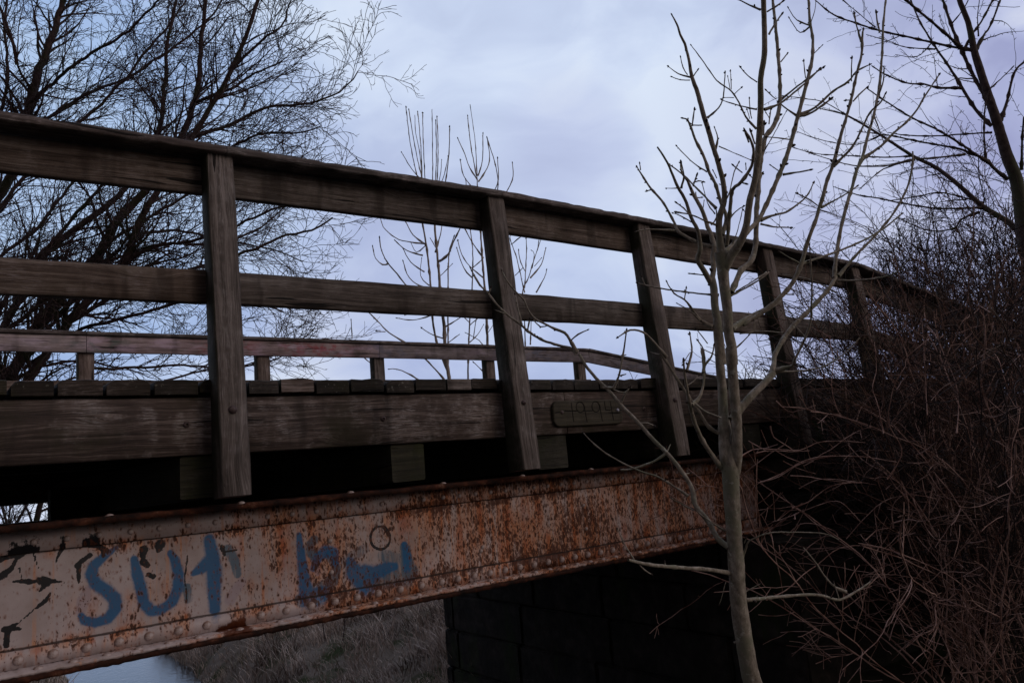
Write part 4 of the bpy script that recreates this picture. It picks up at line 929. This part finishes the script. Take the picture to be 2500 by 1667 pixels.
A('G', [(922, 692), (860, 650), (780, 602), (700, 577), (600, 530), (520, 480), (460, 430), (430, 395)], [9, 8, 8, 8, 7, 7, 6, 4]); A('G', [(822, 490), (760, 530), (660, 565), (605, 570)], [11, 10, 10, 9], bud=False); A('G', [(820, 490), (838, 450)], [7, 5], bud=False)
A('G', [(950, 760), (900, 735), (840, 700)], [5, 4]); A('G', [(1095, 855), (1040, 820), (990, 785), (960, 760)], [6, 5, 3], bud=False)
A('G', [(690, 350), (730, 350), (760, 362)], [7, 7, 6]); A('G', [(900, 590), (930, 585)], [6, 5])
A('G', [(605, 262), (625, 220), (648, 182)], [9, 8, 6])
A('G', [(1130, 1056), (1020, 1037), (900, 1028), (800, 1020), (720, 1010), (640, 990)], [22, 19, 18, 18, 17, 12], bud=False, drift=-.25); A('G', [(668, 990), (620, 910), (590, 845)], [6, 5, 4]); A('G', [(690, 1010), (720, 1040), (750, 1058)], [6, 6, 4]); A('G', [(815, 1018), (812, 1000)], [6, 4])
A('G', [(1078, 562), (1000, 450), (960, 370), (938, 300), (930, 265), (920, 210), (905, 120), (900, 60)], [24, 22, 20, 18, 20, 13, 11, 9]); A('G', [(935, 265), (975, 230), (995, 150), (990, 60), (985, 0)], [15, 15, 12, 11, 10], bud=False)
A('K', [(1212, 1000), (1215, 965), (1250, 920), (1260, 870)], [13, 12, 9, 7]); A('K', [(1215, 965), (1210, 890), (1182, 845)], [9, 8, 5]); A('K', [(1130, 990), (1155, 900), (1145, 815)], [11, 9, 7]); A('K', [(1230, 860), (1200, 820), (1175, 790)], [6, 4]); A('K', [(1130, 985), (1150, 900), (1110, 960)], [5, 4]); A('K', [(1215, 890), (1268, 915)], [5, 4])
A('G', [(1062, 397), (1020, 370), (980, 310), (940, 250), (880, 160), (830, 80), (790, 20)], [20, 17, 16, 15, 14, 13, 12], bud=False); A('K', [(1035, 925), (970, 850), (920, 805), (860, 795), (800, 830)], [12, 11, 10, 9, 5]); A('K', [(1030, 920), (990, 910), (950, 900)], [6, 4]); A('G', [(950, 255), (1000, 295), (1075, 325)], [9, 8, 8], bud=False); A('G', [(905, 180), (940, 160), (970, 130)], [6, 5, 4])
A('K', [(1250, 780), (1200, 750), (1160, 700), (1120, 650), (1070, 620), (1035, 565)], [16, 14, 12, 9, 7, 5]); A('K', [(1285, 628), (1200, 622), (1100, 610), (1000, 595), (930, 580), (895, 570)], [9, 8, 8, 7, 7, 5]); A('K', [(1195, 750), (1140, 700), (1085, 668)], [7, 6, 4]); A('K', [(930, 578), (915, 540)], [7, 5]); A('K', [(1120, 650), (1127, 595)], [6, 5]); A('K', [(1210, 532), (1145, 525)], [6, 5])
A('K', [(1275, 405), (1180, 375), (1090, 325), (1075, 290), (1020, 190), (960, 120), (925, 70), (892, 15)], [18, 15, 14, 12, 11, 10, 9, 5]); A('K', [(1080, 320), (1000, 315), (930, 315), (885, 325)], [9, 8, 7, 4]); A('K', [(960, 125), (940, 130)], [7, 5]); A('K', [(910, 30), (905, 0)], [6, 5])
A('K', [(1360, 885), (1400, 850), (1450, 790), (1450, 750)], [6, 6, 4]); A('K', [(1340, 630), (1420, 590), (1500, 540), (1525, 515)], [8, 8, 7, 5]); A('K', [(1340, 400), (1370, 330), (1400, 205)], [6, 5, 4])
A('H', [(285, 1092), (400, 1080), (500, 1070), (650, 1060), (740, 1070), (820, 1090), (920, 1040), (1000, 985)], [24, 19, 17, 16, 15, 14, 11, 7], drift=.3); A('H', [(610, 785), (680, 870), (740, 960), (800, 1020), (860, 1045)][::-1], [13, 13, 11, 8, 5]); A('H', [(820, 1085), (790, 990)], [7, 5])
A('H', [(265, 850), (285, 790), (300, 755), (350, 730), (430, 705), (600, 703), (730, 710), (820, 745)], [10, 9, 9, 8, 8, 7, 6, 5]); A('H', [(275, 765), (285, 738)], [7, 6]); A('H', [(255, 1330), (216, 1335)], [17, 14], bud=False); A('H', [(280, 1045), (370, 995)], [8, 5])
A('H', [(170, 985), (150, 1060), (132, 1115)], [5, 4])
for q, wq in [([(425, 425), (350, 405), (295, 365)], [8, 7, 5]), ([(415, 440), (360, 438), (315, 422)], [6, 5]), ([(430, 420), (455, 385)], [7, 6]), ([(400, 410), (375, 370), (362, 315)], [7, 6, 5]),
              ([(508, 645), (570, 590), (595, 530), (605, 400)], [9, 8, 8, 6]), ([(775, 705), (720, 640), (680, 560), (640, 500), (560, 440), (480, 330), (420, 250)], [10, 9, 9, 8, 7, 6, 4]), ([(650, 520), (695, 480)], [5, 4]), ([(655, 535), (600, 535)], [5, 4]),
              ([(780, 600), (690, 580), (620, 560), (585, 545)], [7, 7, 5]), ([(750, 650), (740, 590), (738, 540)], [7, 6]), ([(740, 650), (725, 600)], [5, 4]), ([(780, 450), (730, 415), (690, 370)], [8, 7, 6]), ([(885, 545), (830, 495)], [7, 6]),
              ([(820, 600), (900, 570), (980, 510), (1060, 440), (1120, 380)], [12, 11, 10, 9, 8]), ([(1000, 630), (950, 600), (900, 560)], [7, 5]), ([(835, 65), (880, 40), (920, 10)], [9, 8]), ([(845, 190), (880, 130), (915, 80)], [8, 8, 8]), ([(800, 55), (740, 30), (680, 0)], [9, 7]),
              ([(910, 340), (945, 295)], [7, 6]), ([(1000, 635), (1060, 625), (1120, 590), (1180, 545)], [13, 12, 11, 10]), ([(800, 1205), (860, 1180), (940, 1160), (1000, 1120), (1050, 1075), (1090, 1000)], [14, 12, 11, 10, 8, 6]),
              ([(800, 1225), (870, 1240), (965, 1245)], [8, 7]), ([(920, 955), (990, 945), (1070, 930)], [9, 8]), ([(905, 940), (855, 905)], [7, 5]), ([(965, 765), (890, 755), (830, 750)], [7, 6]), ([(815, 835), (880, 720), (940, 610)], [6, 5, 4]), ([(815, 740), (818, 680)], [12, 11]),
              ([(480, 685), (430, 685), (400, 660)], [7, 6]), ([(425, 690), (437, 600)], [9, 7]), ([(550, 830), (565, 760), (548, 700)], [10, 8, 5]), ([(570, 800), (650, 835), (745, 875)], [5, 5, 5]), ([(505, 940), (430, 890), (340, 800)], [7, 7, 5]),
              ([(600, 1110), (630, 1050), (655, 940), (680, 890)], [7, 6, 6]), ([(700, 945), (650, 905)], [8, 7]), ([(720, 930), (718, 900)], [7, 5]), ([(555, 1140), (480, 1060), (430, 1010), (380, 960), (300, 900)], [12, 11, 9, 9, 6]), ([(430, 1020), (450, 960)], [9, 8]), ([(345, 1030), (285, 1030)], [7, 3]),
              ([(570, 1235), (500, 1210), (420, 1175), (340, 1160)], [9, 8, 8]), ([(420, 1215), (360, 1180), (320, 1165)], [7, 5]), ([(530, 1230), (560, 1190), (555, 1140)], [9, 7]), ([(415, 1180), (380, 1140), (340, 1110)], [7, 7]), ([(620, 1215), (660, 1160), (705, 1130)], [7, 6]),
              ([(550, 1170), (510, 1110), (480, 1000)], [6, 5]), ([(365, 1030), (380, 960), (365, 890)], [10, 9, 8]), ([(445, 1050), (450, 1080), (475, 1080)], [7, 6]), ([(430, 1000), (460, 990), (485, 995)], [7, 6]), ([(700, 1000), (718, 1005)], [9, 8]), ([(755, 975), (742, 960)], [7, 6]), ([(795, 970), (808, 950)], [9, 8]), ([(725, 1170), (705, 1150)], [6, 5]), ([(560, 975), (540, 935)], [7, 5]),
              ([(845, 680), (855, 600)], [8, 6]), ([(850, 650), (830, 620)], [6, 5]), ([(770, 790), (745, 720)], [10, 9]), ([(635, 500), (620, 420)], [5, 4]), ([(640, 490), (635, 390)], [6, 4]), ([(735, 780), (712, 715)], [10, 8]), ([(615, 1025), (580, 1010)], [6, 4]), ([(480, 1180), (490, 1100)], [5, 4])]:
    A('C', q, wq)
rt = at(1910, 1800, 3.0); rz = float(ground_z(rt.x, rt.y)); ash = thing('ash_sapling', 'bare grey-green ash sapling with black buds standing in front of the bridge', 'tree', (rt.x, rt.y, rz))
low = at(1901, 1814, 3.0); fa.TR.tube([Vector((low.x+.05, low.y, rz-.1)), low.lerp(Vector((low.x+.05, low.y, rz)), .5), low], [.045, .04, .0395], 20)
fa.TR.build('trunk', M_bark_ash, ash); fa.T.build('crown', M_bark_ash, ash); o_ = fa.B.build('buds', M_bud, ash); o_['kind'] = 'stuff'

# middle young ashes beyond the bridge
def young(name, label, depth, seed, main, side, root):
    t_ = Traced(depth, seed, .3); t_.dep = depth
    for q, wq in main: t_.add('N', q, [k*.72 for k in wq], True, False, 0)
    for q, wq in side: t_.add('N', q, wq)
    rp = at(root[0], root[1], depth); th = thing(name, label, 'tree', (rp.x, rp.y, float(ground_z(rp.x, rp.y))), 'young ash trees beyond the bridge')
    t_.TR.tube([Vector((rp.x, rp.y, ground_z(rp.x, rp.y)-.1)), at(*conv('N', [main[0][0][0]])[0], depth)], [.05, .045], 8)
    t_.TR.build('trunk', M_pale_bark, th); t_.T.build('crown', M_pale_bark, th); o_ = t_.B.build('buds', M_bud, th); o_['kind'] = 'stuff'
def line(a, b, k=3, bow=6): return [(a[0]+(b[0]-a[0])*i/(k-1)+(bow*math.sin(math.pi*i/(k-1))), a[1]+(b[1]-a[1])*i/(k-1)) for i in range(k)]
mA = [([(530, 1700), (516, 1600), (515, 1505), (497, 1400), (490, 1250), (478, 1150), (465, 1000), (455, 880), (445, 780), (440, 690), (430, 560), (432, 440), (430, 300), (428, 140)], [30, 28, 26, 26, 24, 20, 18, 16, 15, 13, 8, 6, 5, 4]),
      ([(512, 1480), (485, 1420), (450, 1320), (430, 1200), (420, 1030), (405, 880), (390, 780), (375, 690), (375, 560), (372, 440), (362, 340), (345, 260), (340, 170)], [18, 16, 15, 14, 14, 13, 12, 11, 8, 6, 5, 4, 4])]
sA = [(line((430, 700), (310, 145), 4, -10), [5, 4, 4]), (line((385, 600), (295, 130), 4, -14), [5, 4, 4]), (line((378, 560), (355, 155), 4), [5, 4, 4]), (line((400, 600), (380, 160), 4, -4), [5, 4, 4]), (line((440, 600), (447, 200), 4), [5, 4, 4]), (line((445, 600), (453, 180), 4, 10), [6, 4, 4]),
      (line((470, 640), (518, 230), 4, 14), [6, 5, 4]), (line((460, 560), (510, 380)), [4, 3]), (line((450, 560), (477, 400)), [4, 3]), (line((390, 520), (273, 360), 4, -10), [5, 3]),
      ([(385, 825), (300, 815), (240, 795), (180, 740), (160, 670)], [6, 5, 5, 4, 4]), ([(430, 1180), (350, 1090), (290, 1030), (250, 980), (200, 920), (170, 860), (160, 795)], [8, 7, 7, 7, 6, 5, 5]), ([(200, 930), (175, 932), (140, 900), (125, 840)], [6, 5, 4, 4]), ([(395, 830), (330, 780), (290, 710), (240, 670)], [6, 5, 4]),
      ([(380, 885), (300, 860), (240, 810)], [6, 5, 4]), ([(390, 970), (320, 920), (280, 850)], [5, 4]), ([(400, 1050), (345, 1030), (300, 980), (280, 915)], [5, 5, 4]), ([(465, 915), (510, 880), (545, 800), (575, 730), (570, 620)], [8, 8, 7, 6, 5]), ([(445, 870), (470, 780), (485, 700)], [6, 5, 4]),
      ([(430, 1190), (330, 1215), (250, 1205)], [5, 4]), ([(495, 1250), (560, 1210), (590, 1190)], [5, 4]), ([(490, 1310), (430, 1290), (375, 1255)], [5, 4]), ([(500, 1530), (430, 1450), (380, 1400)], [8, 7, 6]), ([(360, 1520), (300, 1485), (250, 1465), (210, 1465)], [6, 5, 4]), ([(300, 1335), (210, 1280), (150, 1220), (95, 1165)], [7, 6, 5]), ([(190, 1275), (145, 1270)], [5, 4]), ([(120, 1440), (75, 1400)], [5, 4]), ([(20, 1310), (15, 1215)], [5, 4]), ([(510, 1330), (565, 1290)], [5, 3]), ([(420, 1150), (330, 1180), (290, 1190)], [4, 3]), ([(415, 1040), (370, 990), (375, 900)], [4, 3]), ([(510, 1380), (510, 1040), (515, 880), (540, 790)], [8, 7, 5]), ([(470, 990), (500, 960), (530, 930)], [4, 3]), ([(400, 830), (350, 870), (320, 820)], [4, 3]), ([(455, 860), (420, 800)], [4, 3])]
mB = [([(730, 1700), (720, 1600), (710, 1320), (705, 1180), (692, 1000), (678, 800), (668, 650), (658, 500), (650, 320), (634, 200), (622, 115)], [22, 20, 19, 18, 15, 12, 10, 7, 5, 4, 4])]
sB = [([(660, 500), (620, 440), (595, 370), (560, 290)], [5, 4]), ([(655, 480), (625, 320), (610, 175)], [5, 4]), ([(662, 480), (685, 400), (688, 265)], [5, 4]), ([(665, 510), (710, 440), (722, 380), (708, 285)], [5, 4]), ([(690, 640), (760, 560), (755, 440), (710, 290)], [6, 4]), ([(700, 620), (762, 520), (762, 390)], [5, 4]), ([(760, 640), (825, 530), (842, 480), (838, 415)], [5, 4]), ([(650, 560), (590, 480), (572, 400)], [4, 4]),
      ([(690, 1000), (620, 940), (580, 880), (560, 810)], [5, 4]), ([(690, 900), (640, 830), (600, 760), (575, 720)], [6, 5, 4]), ([(700, 1150), (660, 1190), (640, 1300)], [5, 4]), ([(712, 1280), (740, 1240)], [4, 3]), ([(700, 1500), (680, 1470), (640, 1430)], [4, 4]), ([(705, 1380), (670, 1320), (600, 1280)], [4, 3])]
mC = [([(612, 1700), (612, 1500), (612, 1440), (620, 1230), (633, 1050), (636, 900), (630, 800), (618, 720)], [12, 12, 11, 10, 9, 8, 7, 6])]
sC = [([(618, 730), (605, 600), (600, 500)], [5, 4]), ([(622, 760), (670, 700)], [4, 3]), ([(634, 950), (680, 910)], [5, 4]), ([(634, 1000), (590, 950), (555, 850)], [5, 4]), ([(622, 1240), (680, 1190)], [5, 4]), ([(622, 1230), (580, 1190)], [5, 4]), ([(618, 1330), (660, 1290), (690, 1240)], [4, 3])]
mD = [([(900, 1700), (905, 1500), (900, 1200), (890, 1070), (920, 1000), (950, 900), (975, 830), (987, 795)], [9, 9, 8, 8, 7, 6, 5, 4])]
sD = [([(900, 1050), (910, 880), (908, 800)], [5, 4]), ([(850, 990), (890, 950)], [4, 3]), ([(930, 1000), (985, 930), (1008, 850)], [6, 4]), ([(905, 970), (880, 920), (870, 860)], [5, 4]), ([(960, 1075), (1000, 1000), (1012, 960)], [5, 4]), ([(940, 950), (950, 880), (935, 860)], [4, 3]), ([(950, 940), (985, 900)], [4, 3]), ([(900, 1075), (860, 900), (825, 790), (855, 750)], [5, 4]), ([(830, 830), (880, 790), (915, 762)], [5, 4]), ([(965, 860), (975, 800)], [4, 3]), ([(930, 1340), (935, 1200)], [5, 4])]
young('young_ash_tree', 'tallest pale young ash beyond the bridge with two upright stems', 10.0, 31, mA, sA, (1104, 1400))
young('young_ash_tree', 'young ash beyond the bridge partly hidden behind the post left of the plate', 11.0, 32, mB, sB, (1200, 1400))
young('young_ash_tree', 'thinnest young ash stem between its two larger neighbours beyond the bridge', 10.5, 33, mC, sC, (1143, 1400))
young('young_ash_tree', 'small upswept young ash just right of the second tall railing post', 10.8, 34, mD, sD, (1283, 1400))

# right knobbly tree
rtree = Traced(7.5, 9, .35)
R_ = rtree.add
R_('D', [(1430, 2300), (1400, 1800), (1375, 1450), (1344, 1280), (1305, 1000), (1250, 850), (1200, 680), (1150, 530), (1090, 340), (1070, 270), (1040, 130), (990, 0), (960, -120)], [96, 90, 82, 74, 64, 58, 50, 44, 38, 34, 28, 26, 24], True, False, 0, 14, store=True)
for q, wq in [([(1360, 1310), (1250, 1210), (1120, 1130), (960, 990), (850, 910), (730, 850), (560, 740), (390, 640), (300, 610), (200, 590)], [34, 30, 28, 22, 20, 17, 13, 10, 7, 4]),
              ([(1255, 980), (1190, 930), (1130, 870), (1050, 840), (990, 815), (800, 780), (600, 740), (430, 720)], [20, 18, 16, 14, 12, 10, 7, 4]), ([(1150, 890), (1000, 790), (870, 710), (740, 650), (580, 550), (480, 480)], [14, 13, 11, 10, 8, 5]),
              ([(1165, 690), (1080, 600), (1010, 490), (930, 360), (860, 260), (780, 130), (740, 40), (700, -60)], [20, 17, 15, 12, 10, 9, 7, 5]), ([(1150, 560), (1080, 440), (1000, 270), (950, 150), (900, 0), (870, -90)], [18, 18, 17, 15, 13, 11]),
              ([(1060, 275), (970, 260), (850, 235), (740, 210), (560, 170), (430, 130), (300, 80), (200, 0)], [15, 14, 13, 12, 11, 9, 8, 5]), ([(1000, 260), (850, 130), (720, 20), (660, -40)], [15, 13, 12, 10]),
              ([(1215, 660), (1250, 560), (1290, 400), (1345, 340), (1420, 280)], [17, 15, 12, 10, 8]), ([(1085, 270), (1120, 200), (1160, 140), (1215, 0), (1230, -60)], [15, 12, 11, 10, 8]), ([(1020, 265), (1060, 190), (1110, 120), (1175, 0), (1200, -60)], [12, 11, 11, 10, 8]), ([(1095, 200), (1090, 100), (1100, 0)], [7, 6, 5]),
              ([(1130, 1135), (880, 1140), (670, 1110), (550, 1085), (430, 1065), (300, 1020)], [11, 10, 9, 8, 7, 4]), ([(1120, 1110), (900, 1055), (760, 1075), (600, 1100)], [9, 8, 7, 5]), ([(1020, 845), (850, 865), (730, 872), (600, 905), (460, 910), (340, 890), (150, 830)], [10, 9, 8, 8, 7, 6, 4]),
              ([(740, 875), (600, 915), (540, 950), (440, 1040)], [7, 7, 6, 4]), ([(1000, 482), (870, 480), (800, 462), (700, 455), (580, 405), (510, 360)], [13, 12, 10, 9, 7, 5]), ([(1170, 725), (1000, 735), (850, 745), (700, 740), (600, 725)], [8, 8, 8, 7, 5]), ([(730, 855), (560, 860), (350, 850), (200, 840), (60, 800)], [7, 7, 6, 5, 4]), ([(1135, 880), (1125, 700), (1135, 560), (1155, 490)], [10, 9, 8, 5]), ([(1155, 490), (1230, 420), (1290, 360)], [6, 5]), ([(1330, 930), (1335, 750), (1344, 640)], [12, 11, 9]), ([(1240, 1000), (1000, 930), (1150, 1000)], [4, 3]), ([(860, 270), (700, 260), (600, 225), (480, 190)], [7, 6, 5, 4]), ([(870, 470), (850, 300)], [4, 3]), ([(1100, 1160), (1000, 1200), (960, 1250), (820, 1260), (650, 1190)], [11, 10, 8, 5]), ([(840, 235), (760, 310), (640, 300)], [6, 5, 4]), ([(530, 150), (410, 50), (300, -40)], [6, 5, 4]), ([(950, 130), (1020, 40), (1060, -50)], [6, 5]), ([(560, 740), (430, 790), (250, 770), (100, 720)], [6, 5, 4]), ([(390, 640), (250, 560), (140, 540), (0, 520)], [6, 5, 4])]:
    R_('D', q, wq, bud=False, store=True)
PR = [dict(seg=.08, wig=.10, up=.10, n=5.0, ang=.75, len=(.18, .75), rr=.34, sides=5), dict(seg=.045, wig=.16, up=.25, n=16, ang=1.0, len=(.008, .045), rr=.8, rmin=.0023, sides=4), dict(seg=.02, wig=.1, up=.1, n=0, ang=1, len=(.01, .02), rmin=.0024, sides=4)]
rr = random.Random(77)
for (P_, D_s, R__) in rtree.store[1:]:
    L = sum((P_[i+1]-P_[i]).length for i in range(len(P_)-1)); kids(rtree.T, rr, P_, D_s, R__, L, 0, PR, .05)
    for i in range(0, len(P_)-1):       # short spurs
        if rr.random() < .55:
            d = (D_s[i]*.4+perp(D_s[i], rr)).normalized(); rtree.T.tube([P_[i], P_[i]+d*(R__[i]+rr.uniform(.008, .03))], [.0035, .0028], 4)
rp = at(2540, 1700, 7.5); rz = float(ground_z(rp.x, rp.y)); rth = thing('bare_tree', 'bare knobbly-twigged tree at the right edge with long limbs reaching left', 'tree', (rp.x, rp.y, rz))
b0 = at(*conv('D', [(1430, 2300)])[0], 7.5); rtree.TR.tube([Vector((b0.x+.1, b0.y, rz-.1)), b0], [.2, .17], 14)
rtree.TR.build('trunk', M_lime, rth); rtree.T.build('crown', M_lime, rth)

# ================================================================== SHRUBS on the right
def shrub(name, label, xr, dr, n, hr, lean, seed, mats, arch=.0, r0=(3.5, 6), twn=7, ys=None, tl=(.15, .75), w=.07, ts=1.0):
    rnd = random.Random(seed); T = Tubes(); T2 = Tubes()
    cx, dm_ = (xr[0]+xr[1])/2, (dr[0]+dr[1])/2; c = at(cx, 1400, dm_); z = float(ground_z(c.x, c.y))
    th = thing(name, label, 'shrub', (c.x, c.y, z), 'bare shrubs massed at the right of the bridge')
    P = [dict(seg=.10, wig=w, up=arch, n=twn, ang=.85, len=tl, rr=.45, sides=5, rmin=.0028*ts, bias=lean), dict(seg=.06, wig=.18, up=.0, n=9, ang=.95, len=(.05, .30), rr=.6, rmin=.0019*ts, sides=3), dict(seg=.045, wig=.18, up=.1, n=0, ang=1, len=(.02, .08), rmin=.0015*ts, sides=3)]
    for k in range(n):
        d = rnd.uniform(*dr); x = rnd.uniform(*xr); b0 = at(x, 1400, d); b0 = Vector((b0.x, b0.y, 0)); b0.z = float(ground_z(b0.x, b0.y))-.03
        dirv = (Vector((rnd.gauss(0, .22), rnd.gauss(0, .22), 1))+lean*rnd.uniform(.1, 1.1)).normalized()
        L = rnd.uniform(*hr); tt = T if k % 2 else T2
        grow(tt, rnd, b0, dirv, L, rnd.uniform(*r0)/1000, 0, P)
    T.build('stems', mats[0], th); T2.build('twigs', mats[1], th); return th
LL = -RT.copy(); LL.z = 0
shrub('bare_shrub', 'low sprawling bare shrub with arching reddish stems over the stone abutment', (2260, 2520), (4.1, 4.9), 16, (1.5, 2.5), LL*.34, 41, (M_twig, M_twig), -.20, r0=(4, 7.5), twn=6, w=.14, ts=1.2)
shrub('bare_shrub', 'dense bare shrub swallowing the last near railing post', (2270, 2580), (5.0, 6.3), 160, (2.3, 3.1), LL*.12, 42, (M_twig2, M_ivy), -.05, r0=(4, 8.5), twn=9, w=.14, ts=1.2)
shrub('bare_shrub', 'small pale-stemmed shrub catching the light in front of the denser bushes', (2240, 2500), (4.6, 5.2), 18, (2.0, 2.9), LL*.10, 46, (M_twig, M_twig), -.06, r0=(4, 8), twn=6, w=.15, ts=1.2)
shrub('bare_shrub', 'tangled dark bare shrub filling the lower right corner', (2450, 2900), (3.8, 5.2), 45, (1.6, 2.8), LL*.2, 43, (M_ivy, M_ivy), -.15, twn=8, w=.15)
shrub('bare_shrub', 'tall dark twiggy shrub beneath the knobbly tree at the right edge', (2420, 3000), (6.4, 8.4), 170, (2.2, 3.35), LL*.08, 44, (M_twig2, M_ivy), .0, twn=9, w=.12, ts=1.5)
shrub('bare_shrub', 'fine-twigged dark shrub beyond the bridge end, behind the middle rail', (2230, 2430), (9.5, 11.5), 40, (2.0, 3.0), LL*.20, 45, (M_ivy, M_ivy), .02, ts=1.9)
# traced bramble canes in front of the abutment
br = Traced(3.9, 51, .2)
for q, wq in [([(1740, 1190), (1600, 1110), (1540, 1020), (1430, 940), (1280, 870), (1100, 800), (930, 765)], 7), ([(400, 1090), (520, 1030), (620, 940), (700, 885), (800, 805), (900, 780), (1050, 790), (1250, 860)], 7), ([(550, 565), (640, 530), (720, 470), (800, 430), (950, 415)], 7), ([(370, 415), (460, 390), (600, 310), (760, 270), (950, 270), (1150, 300)], 7),
              ([(550, 710), (620, 580), (670, 480)], 5), ([(1130, 680), (1125, 560), (1180, 495), (1260, 490), (1380, 510)], 6), ([(1130, 650), (1220, 630), (1300, 640), (1420, 610), (1580, 605)], 6), ([(1240, 500), (1290, 620), (1350, 720), (1400, 750), (1500, 750)], 6), ([(1030, 815), (1100, 720), (1120, 650)], 6), ([(970, 750), (1040, 690), (1100, 680)], 5),
              ([(1560, 1500), (1580, 1400), (1560, 1270), (1550, 1100), (1535, 1010)], 7), ([(1260, 1305), (1340, 1265), (1400, 1210)], 6), ([(1130, 1118), (1210, 1080), (1280, 990)], 6), ([(1250, 980), (1320, 890), (1290, 930)], 5), ([(340, 250), (420, 235), (540, 240), (650, 235)], 5), ([(430, 690), (500, 630), (640, 570), (780, 525), (850, 545), (940, 640)], 6), ([(1360, 1100), (1450, 1120), (1540, 1125)], 5), ([(1390, 1095), (1480, 1090), (1600, 1100), (1690, 1140)], 5),
              ([(540, 380), (640, 385), (800, 410), (950, 420)], 6), ([(520, 720), (600, 655), (700, 660), (800, 700), (810, 730)], 5), ([(1435, 1335), (1410, 1190), (1370, 1090), (1280, 950), (1230, 880)], 5), ([(1190, 660), (1230, 780), (1250, 850)], 5), ([(1300, 590), (1340, 490), (1370, 420), (1430, 390)], 6), ([(300, 510), (340, 430), (420, 405)], 4), ([(1830, 660), (1880, 620)], 6), ([(1840, 410), (1881, 340)], 6), ([(1780, 260), (1881, 340)], 6), ([(1780, 240), (1800, 120), (1790, 20)], 6), ([(1100, 940), (1210, 870)], 6), ([(1000, 940), (1100, 890), (1220, 870)], 6)]:
    br.add('H', q, [wq, wq*.55], bud=False)
for q, wq in [([(130, 1230), (155, 1290), (175, 1335)], 6), ([(180, 1210), (200, 1270), (260, 1310), (320, 1350)], 6), ([(60, 1290), (130, 1330), (170, 1350)], 5), ([(0, 1390), (80, 1340), (180, 1335), (340, 1340), (440, 1300), (550, 1290), (700, 1300)], 6), ([(210, 1070), (280, 1130), (350, 1120), (430, 1095)], 5), ([(400, 1130), (480, 1140), (560, 1150)], 5), ([(120, 1520), (220, 1480), (340, 1410), (430, 1380), (540, 1370)], 6), ([(340, 1550), (450, 1500), (620, 1510), (760, 1530)], 5), ([(250, 1400), (330, 1440), (430, 1470)], 4),
              ([(410, 1060), (430, 1150), (420, 1100)], 4), ([(820, 1500), (900, 1350), (830, 1200), (840, 1060), (870, 960), (920, 880), (930, 830), (1050, 730)], 7), ([(1200, 1250), (1210, 1100), (1190, 960), (1130, 820), (1090, 700)], 7), ([(1040, 1150), (1030, 980), (1020, 780), (1010, 640)], 6), ([(800, 1250), (770, 1100), (740, 1000), (760, 900), (750, 750)], 6), ([(1568, 1290), (1480, 1150), (1470, 1130)], 5), ([(1568, 1100), (1420, 1105), (1280, 1140), (1180, 1150)], 5), ([(1330, 1180), (1400, 1130), (1450, 1080), (1568, 940)], 5)]:
    br.add('M', q, [wq, wq*.5], bud=False)
bt = at(2250, 1900, 4.2); bz = float(ground_z(bt.x, bt.y)); bth = thing('bramble', 'loose arching bramble canes crossing in front of the abutment right of the sapling', 'bramble', (bt.x, bt.y, bz))
br.T.build('canes', M_twig, bth)
# a few bare saplings on the far bank seen under the girder
for i, (x0, y0, x1, y1, d, lab) in enumerate([(800, 1660, 765, 1400, 12.0, 'thin dark sapling on the bank below the girder, second from the left'), (840, 1670, 870, 1400, 11.6, 'thin dark sapling on the bank below the girder, nearest the abutment'), (660, 1700, 590, 1440, 12.4, 'thin forked sapling at the stream edge, leftmost under the girder')]):
    rnd = random.Random(60+i); T = Tubes(); p0 = at(x0, y0, d); p1 = at(x1, y1, d); gz_ = float(ground_z(p0.x, p0.y)); b0 = Vector((p0.x, p0.y, gz_))
    th = thing('bank_sapling', lab, 'sapling', tuple(b0), 'thin saplings on the stream bank'); dirv = (p1-b0).normalized()
    grow(T, rnd, b0, dirv, (p1-b0).length*1.25, .009, 0, [dict(seg=.12, wig=.05, up=.05, n=5, ang=.6, len=(.2, .8), rr=.5, sides=6, rmin=.003), dict(seg=.07, wig=.12, up=.3, n=5, ang=.8, len=(.05, .2), rr=.6, rmin=.002), dict(seg=.05, wig=.1, up=.1, n=0, ang=1, len=(.1, .2), rmin=.002)])
    T.build('stem', M_dark_bark, th)
sc.render.engine = 'CYCLES'
